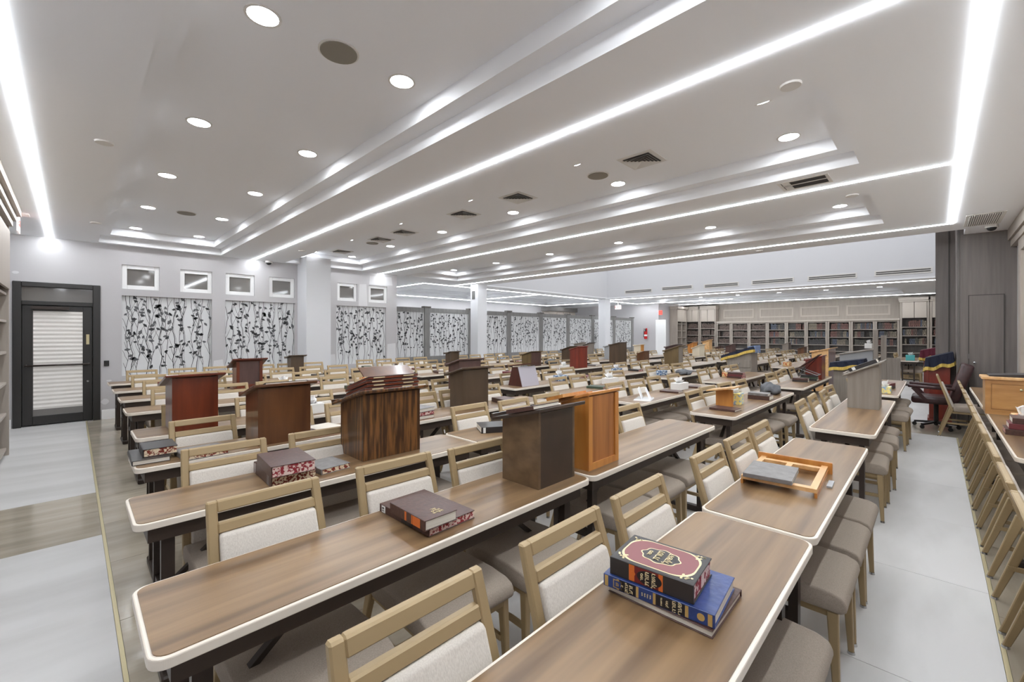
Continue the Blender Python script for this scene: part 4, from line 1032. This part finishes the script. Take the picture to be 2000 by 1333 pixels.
for k in range(5):
    a = 2*PI*k/5; lg = MB().bar((0, 0, .1), (math.cos(a)*.28, math.sin(a)*.28, .07), .04, .03).build('base_arm', 'black', t)
    MB().cyl((math.cos(a)*.28-.02, math.sin(a)*.28, .03), (math.cos(a)*.28+.02, math.sin(a)*.28, .03), .03).build('caster', 'black', lg)

# small oak cabinet on the wall-side table
t = thing('oak_cabinet', 'small light oak table-top cabinet with a drop door and brass knob', 'cabinet', (6.54, -.8, TZ))
MB().box(0, 0, 0, .3, .43, .35).build('body', 'oak_gold', t, bevel=.003, seg=1)
MB().box(-.035, -.03, .35, .33, .455, .378).build('lid', 'pine_light', t, bevel=.004, seg=1)
m = MB(); m.box(-.012, 0, .31, 0, .43, .35); m.box(-.012, 0, 0, 0, .43, .05); m.box(-.012, .39, .05, 0, .43, .31); m.box(-.012, 0, .05, 0, .03, .31); m.build('face_frame', 'oak_gold', t)
d_ = MB().box(-.008, .036, .056, 0, .384, .304).build('drop_door', 'oak_gold', t)
MB().cyl((-.008, .19, .26), (-.026, .19, .26), .008, .012).build('knob', 'brass', d_, smooth=True)
o = MB().quadbox([(0, 0, 0), (.3, 0, 0), (.3, .4, 0), (0, .4, 0), (0, 0, .04), (.3, 0, .04), (.3, .4, .012), (0, .4, .012)]).build('folder', 'cover_dark', loc=(6.58, -.8, TZ+.379)); tag(o, 'dark sloping folder on top of the small oak cabinet', 'folder')
o = MB()
for i in range(20):
    a, b_ = 2*PI*i/20, 2*PI*(i+1)/20
    o.quadbox([(math.cos(a)*.055, math.sin(a)*.055, 0), (math.cos(a)*.07, math.sin(a)*.07, 0), (math.cos(b_)*.07, math.sin(b_)*.07, 0), (math.cos(b_)*.055, math.sin(b_)*.055, 0),
               (math.cos(a)*.055, math.sin(a)*.055, .025), (math.cos(a)*.07, math.sin(a)*.07, .025), (math.cos(b_)*.07, math.sin(b_)*.07, .025), (math.cos(b_)*.055, math.sin(b_)*.055, .025)])
o = o.build('tape_ring', 'black', loc=(7.35, -.48, TZ)); tag(o, 'black ring lying on the wall-side table beyond the oak cabinet', 'tape')

# ------------------------------------------------------------------ far bookcase wall
BX = 25.55
def bpy_(px): return atx(px, 0, BX)[1]
zB = lambda px, py: atx(px, py, BX)[2]
SH_Z = [.35, .72, 1.09, 1.46, 1.83]
nb = [0]; stuffb = MB(); bookm = {}
def bookbox(i, w_, h_):
    key = (i, round(w_, 3), round(h_, 2))
    if key not in bookm: bookm[key] = MB().box(0, 0, 0, .2, w_, h_).mesh('book', 'spine_%d' % i)
    return bookm[key]
bkr = random.Random(31)
def fill(y0, y1, z, h, indiv, where='', x=BX+.03):
    y = y0+.01; cnt = 0; i = bkr.randrange(6)
    while y < y1-.06:
        if bkr.random() < .45: i = bkr.randrange(6)
        if bkr.random() < .03: y += bkr.uniform(.05, .2); continue
        w_ = bkr.choice((.045, .055, .07)); hh = h*bkr.choice((.72, .8, .86))
        if y+w_ > y1-.01: break
        if indiv and nb[0] < 300:
            o = bpy.data.objects.new('book', bookbox(i, w_, hh)); COL.objects.link(o); o.location = (x, y, z); nb[0] += 1
            cnt += 1; tag(o, 'small upright book, %s from right, %s' % (ORD[min(cnt, 30)], where), 'book', 'books on the far wall shelves')
        else: stuffb.box(x, y, z, x+.2, y+w_, z+hh)
        y += w_+.003
def bookcase(px0, px1, ztop, shelves, label, tall=False, indiv=True, short=''):
    y1, y0 = bpy_(px0), bpy_(px1)
    t = thing('bookcase', label, 'bookcase', (BX, y0, 0), 0, 'far wall bookcases'); wd = y1-y0
    m = MB(); m.box(0, 0, 0, .4, .06, ztop); m.box(0, wd-.06, 0, .4, wd, ztop); m.build('side_panel', 'millwork', t) if False else None
    MB().box(0, 0, 0, .4, .07, ztop).build('side_panel', 'millwork', t); MB().box(0, wd-.07, 0, .4, wd, ztop).build('side_panel', 'millwork', t)
    MB().box(.3, .07, 0, .4, wd-.07, ztop).build('back_panel', 'millwork_dark', t)
    MB().box(.01, .07, ztop-.06, .3, wd-.07, ztop).build('top_board', 'millwork', t)
    MB().box(.02, .07, 0, .3, wd-.07, .1).build('kick_board', 'millwork', t)
    zmax = 2.25 if tall else ztop
    for z in shelves:
        if z < zmax-.1: MB().box(.01, .07, z-.03, .3, wd-.07, z).build('shelf', 'millwork', t)
    if tall:
        for k in range(2):
            a = .07+(wd-.14)*k/2; b_ = .07+(wd-.14)*(k+1)/2
            dd = MB().box(-.01, a+.008, 2.25, .02, b_-.008, ztop-.1).build('door', 'millwork_light', t, bevel=.004, seg=1)
            MB().box(-.016, a+.07, 2.31, -.009, b_-.07, ztop-.16).build('door_panel', 'millwork_light', dd)
        m = MB(); m.box(-.06, -.02, ztop-.1, .4, wd+.02, ztop-.03); m.box(-.12, -.04, ztop-.03, .4, wd+.04, ztop+.09); m.build('crown', 'millwork_light', t)
    for i, z in enumerate(shelves):
        zn = shelves[i+1] if i+1 < len(shelves) else zmax
        if z > .9 and z < zmax-.2: fill(y0+.08, y1-.08, z, zn-.04-z, indiv, ['lower', 'middle', 'upper'][max(0, i-2)]+' shelf of '+short)
mid = [1399, 1428, 1463, 1498.6, 1536, 1574.5, 1616, 1662, 1709, 1757]
for i in range(9):
    bookcase(mid[i], mid[i+1]-.5, 2.16, [.36, .73, 1.03, 1.40, 1.77], 'low open bookcase on the far wall, %s from the left' % ORD[i+1], False, i >= 3, 'the %s low far bookcase' % ORD[i+1])
bookcase(1757.5, 1815, 3.05, [.36, .73, 1.1, 1.48, 1.86], 'tall bookcase with upper doors at the right end of the far wall', True, True, 'the right tall far bookcase')
bookcase(1816, 1850, 3.05, [.36, .73, 1.1, 1.48, 1.86], 'tall bookcase partly hidden by the dark pilaster', True, True, 'the half-hidden tall far bookcase')
bookcase(1337, 1366, 3.05, [.36, .73, 1.1, 1.48, 1.86], 'tall bookcase with upper doors at the left end of the far wall', True, False)
bookcase(1366.5, 1398, 3.05, [.36, .73, 1.1, 1.48, 1.86], 'tall bookcase with upper doors, second from the left on the far wall', True, False)
if stuffb.f:
    o = stuffb.build('shelved_books', 'spine_0', kind='stuff'); o['label'] = 'rows of dark books on the left half of the far bookcases'; o['category'] = 'books'
yl, yr = bpy_(1399), bpy_(1757)
MB().box(BX-.03, yr, 2.165, FX, yl, 2.24).build('trim_2', 'millwork_light', kind='structure')
for i, (a, b_) in enumerate(((1413, 1473), (1484, 1550), (1563.5, 1639), (1653, 1739))):
    ya, yb_ = atx(a, 0, FX)[1], atx(b_, 0, FX)[1]
    m = MB(); z0, z1 = 2.42, 2.92; e = .07; xx = FX
    m.box(xx-.02, yb_, z0, xx, ya, z0+e); m.box(xx-.02, yb_, z1-e, xx, ya, z1); m.box(xx-.02, yb_, z0+e, xx, yb_+e, z1-e); m.box(xx-.02, ya-e, z0+e, xx, ya, z1-e)
    m.build('trim_%d' % (i+3), 'millwork_light', kind='structure')
# narrow corner bookcases turned sideways and the white door beside them
x0_, x1_ = 24.0, 25.5
t = thing('corner_bookcase', 'narrow grey corner bookcase with open shelves left of the far wall', 'bookcase', (24.1, 10.05, 0))
MB().box(0, .8, 0, 1.3, .84, 3.0).build('back_panel', 'millwork', t); MB().box(0, .4, 0, .05, .8, 3.0).build('side_panel', 'millwork', t); MB().box(1.25, .4, 0, 1.3, .8, 3.0).build('side_panel', 'millwork', t); MB().box(.62, .4, 0, .67, .8, 3.0).build('side_panel', 'millwork', t)
for z in (.1, .5, .9, 1.3, 1.7, 2.1): MB().box(.05, .42, z, .62, .8, z+.03).build('shelf', 'millwork', t); MB().box(.67, .42, z, 1.25, .8, z+.03).build('shelf', 'millwork', t)
MB().box(.05, .4, 2.25, .62, .43, 2.95).build('door', 'millwork_light', t); MB().box(.67, .4, 2.25, 1.25, .43, 2.95).build('door', 'millwork_light', t); MB().box(-.05, .33, 2.98, 1.35, .84, 3.12).build('crown', 'millwork_light', t)
ya, yb_ = atx(1284, 0, 22.7)[1], atx(1298, 0, 22.7)[1]
d3 = struct('door_3'); MB().box(22.66, yb_, 0, 22.7, ya, 2.25).build('door_leaf', 'trim_white', d3); MB().box(22.65, yb_-.08, 0, 22.7, yb_, 2.33).build('casing', 'trim_white', d3); MB().box(22.65, ya, 0, 22.7, ya+.08, 2.33).build('casing', 'trim_white', d3); MB().box(22.65, yb_, 2.25, 22.7, ya, 2.33).build('casing', 'trim_white', d3)
# fire extinguisher
c = atx(1261, 652, 22.6)
t = thing('fire_extinguisher', 'red fire extinguisher hanging on the far wall', 'fire extinguisher', (22.6, c[1], c[2]-.3))
MB().cyl((0, 0, 0), (0, 0, .42), .09, .085, 16).build('cylinder', 'red_gloss', t, smooth=False); MB().cyl((0, 0, .42), (0, 0, .52), .05, .03, 12).build('neck', 'black', t)
MB().cyl((0, 0, .15), (0, 0, .25), .0915, .0905, 16).build('label_band', 'white_label', t)
MB().bar((0, -.02, .54), (0, .12, .56), .03, .03).build('handle', 'black', t); MB().bar((-.03, .08, .5), (-.05, .1, .1), .025, .025).build('hose', 'black', t); MB().box(.06, -.05, .1, .1, .05, .6).build('bracket', 'red_gloss', t)
# dark cabinet seen above the screens
t = thing('wall_cabinet', 'brown wall cabinet seen above the printed screens', 'cabinet', (19.0, 15.6, 2.1))
MB().box(0, 0, 0, 2.4, .6, .9).build('body', 'millwork', t); MB().box(-.1, -.1, .75, 2.5, .6, .98).build('crown', 'millwork_dark', t)
for k in range(4): MB().box(.02+.6*k, -.02, .02, .58+.6*k, 0, .72).build('door', 'millwork', t)

# left bookcase at the picture's edge
t = thing('bookcase', 'tall grey-brown bookcase cut off by the left edge of the picture', 'bookcase', (LX, 4.0, 0))
Wb = .42
for y in (0, 1.52, 3.04, 4.56): MB().box(0, y, 0, Wb, y+.07, 2.98).build('side_panel', 'millwork', t)
MB().box(0, 0, 0, .03, 4.63, 2.98).build('back_panel', 'millwork_dark', t)
for k in range(3):
    y = .07+1.52*k
    for z in (.1, .55, .95, 1.35, 1.75, 2.1): MB().box(.03, y, z-.03, Wb-.02, y+1.45, z).build('shelf', 'millwork', t)
    MB().box(Wb-.02, y, 2.15, Wb+.01, y+1.45, 2.9).build('door', 'millwork', t)
m = MB(); m.box(0, -.02, 2.98, Wb+.03, 4.65, 3.06); m.box(0, -.04, 3.06, Wb+.06, 4.68, 3.13); m.box(0, -.06, 3.13, Wb+.1, 4.71, ZC-.002); m.build('crown', 'millwork', t)
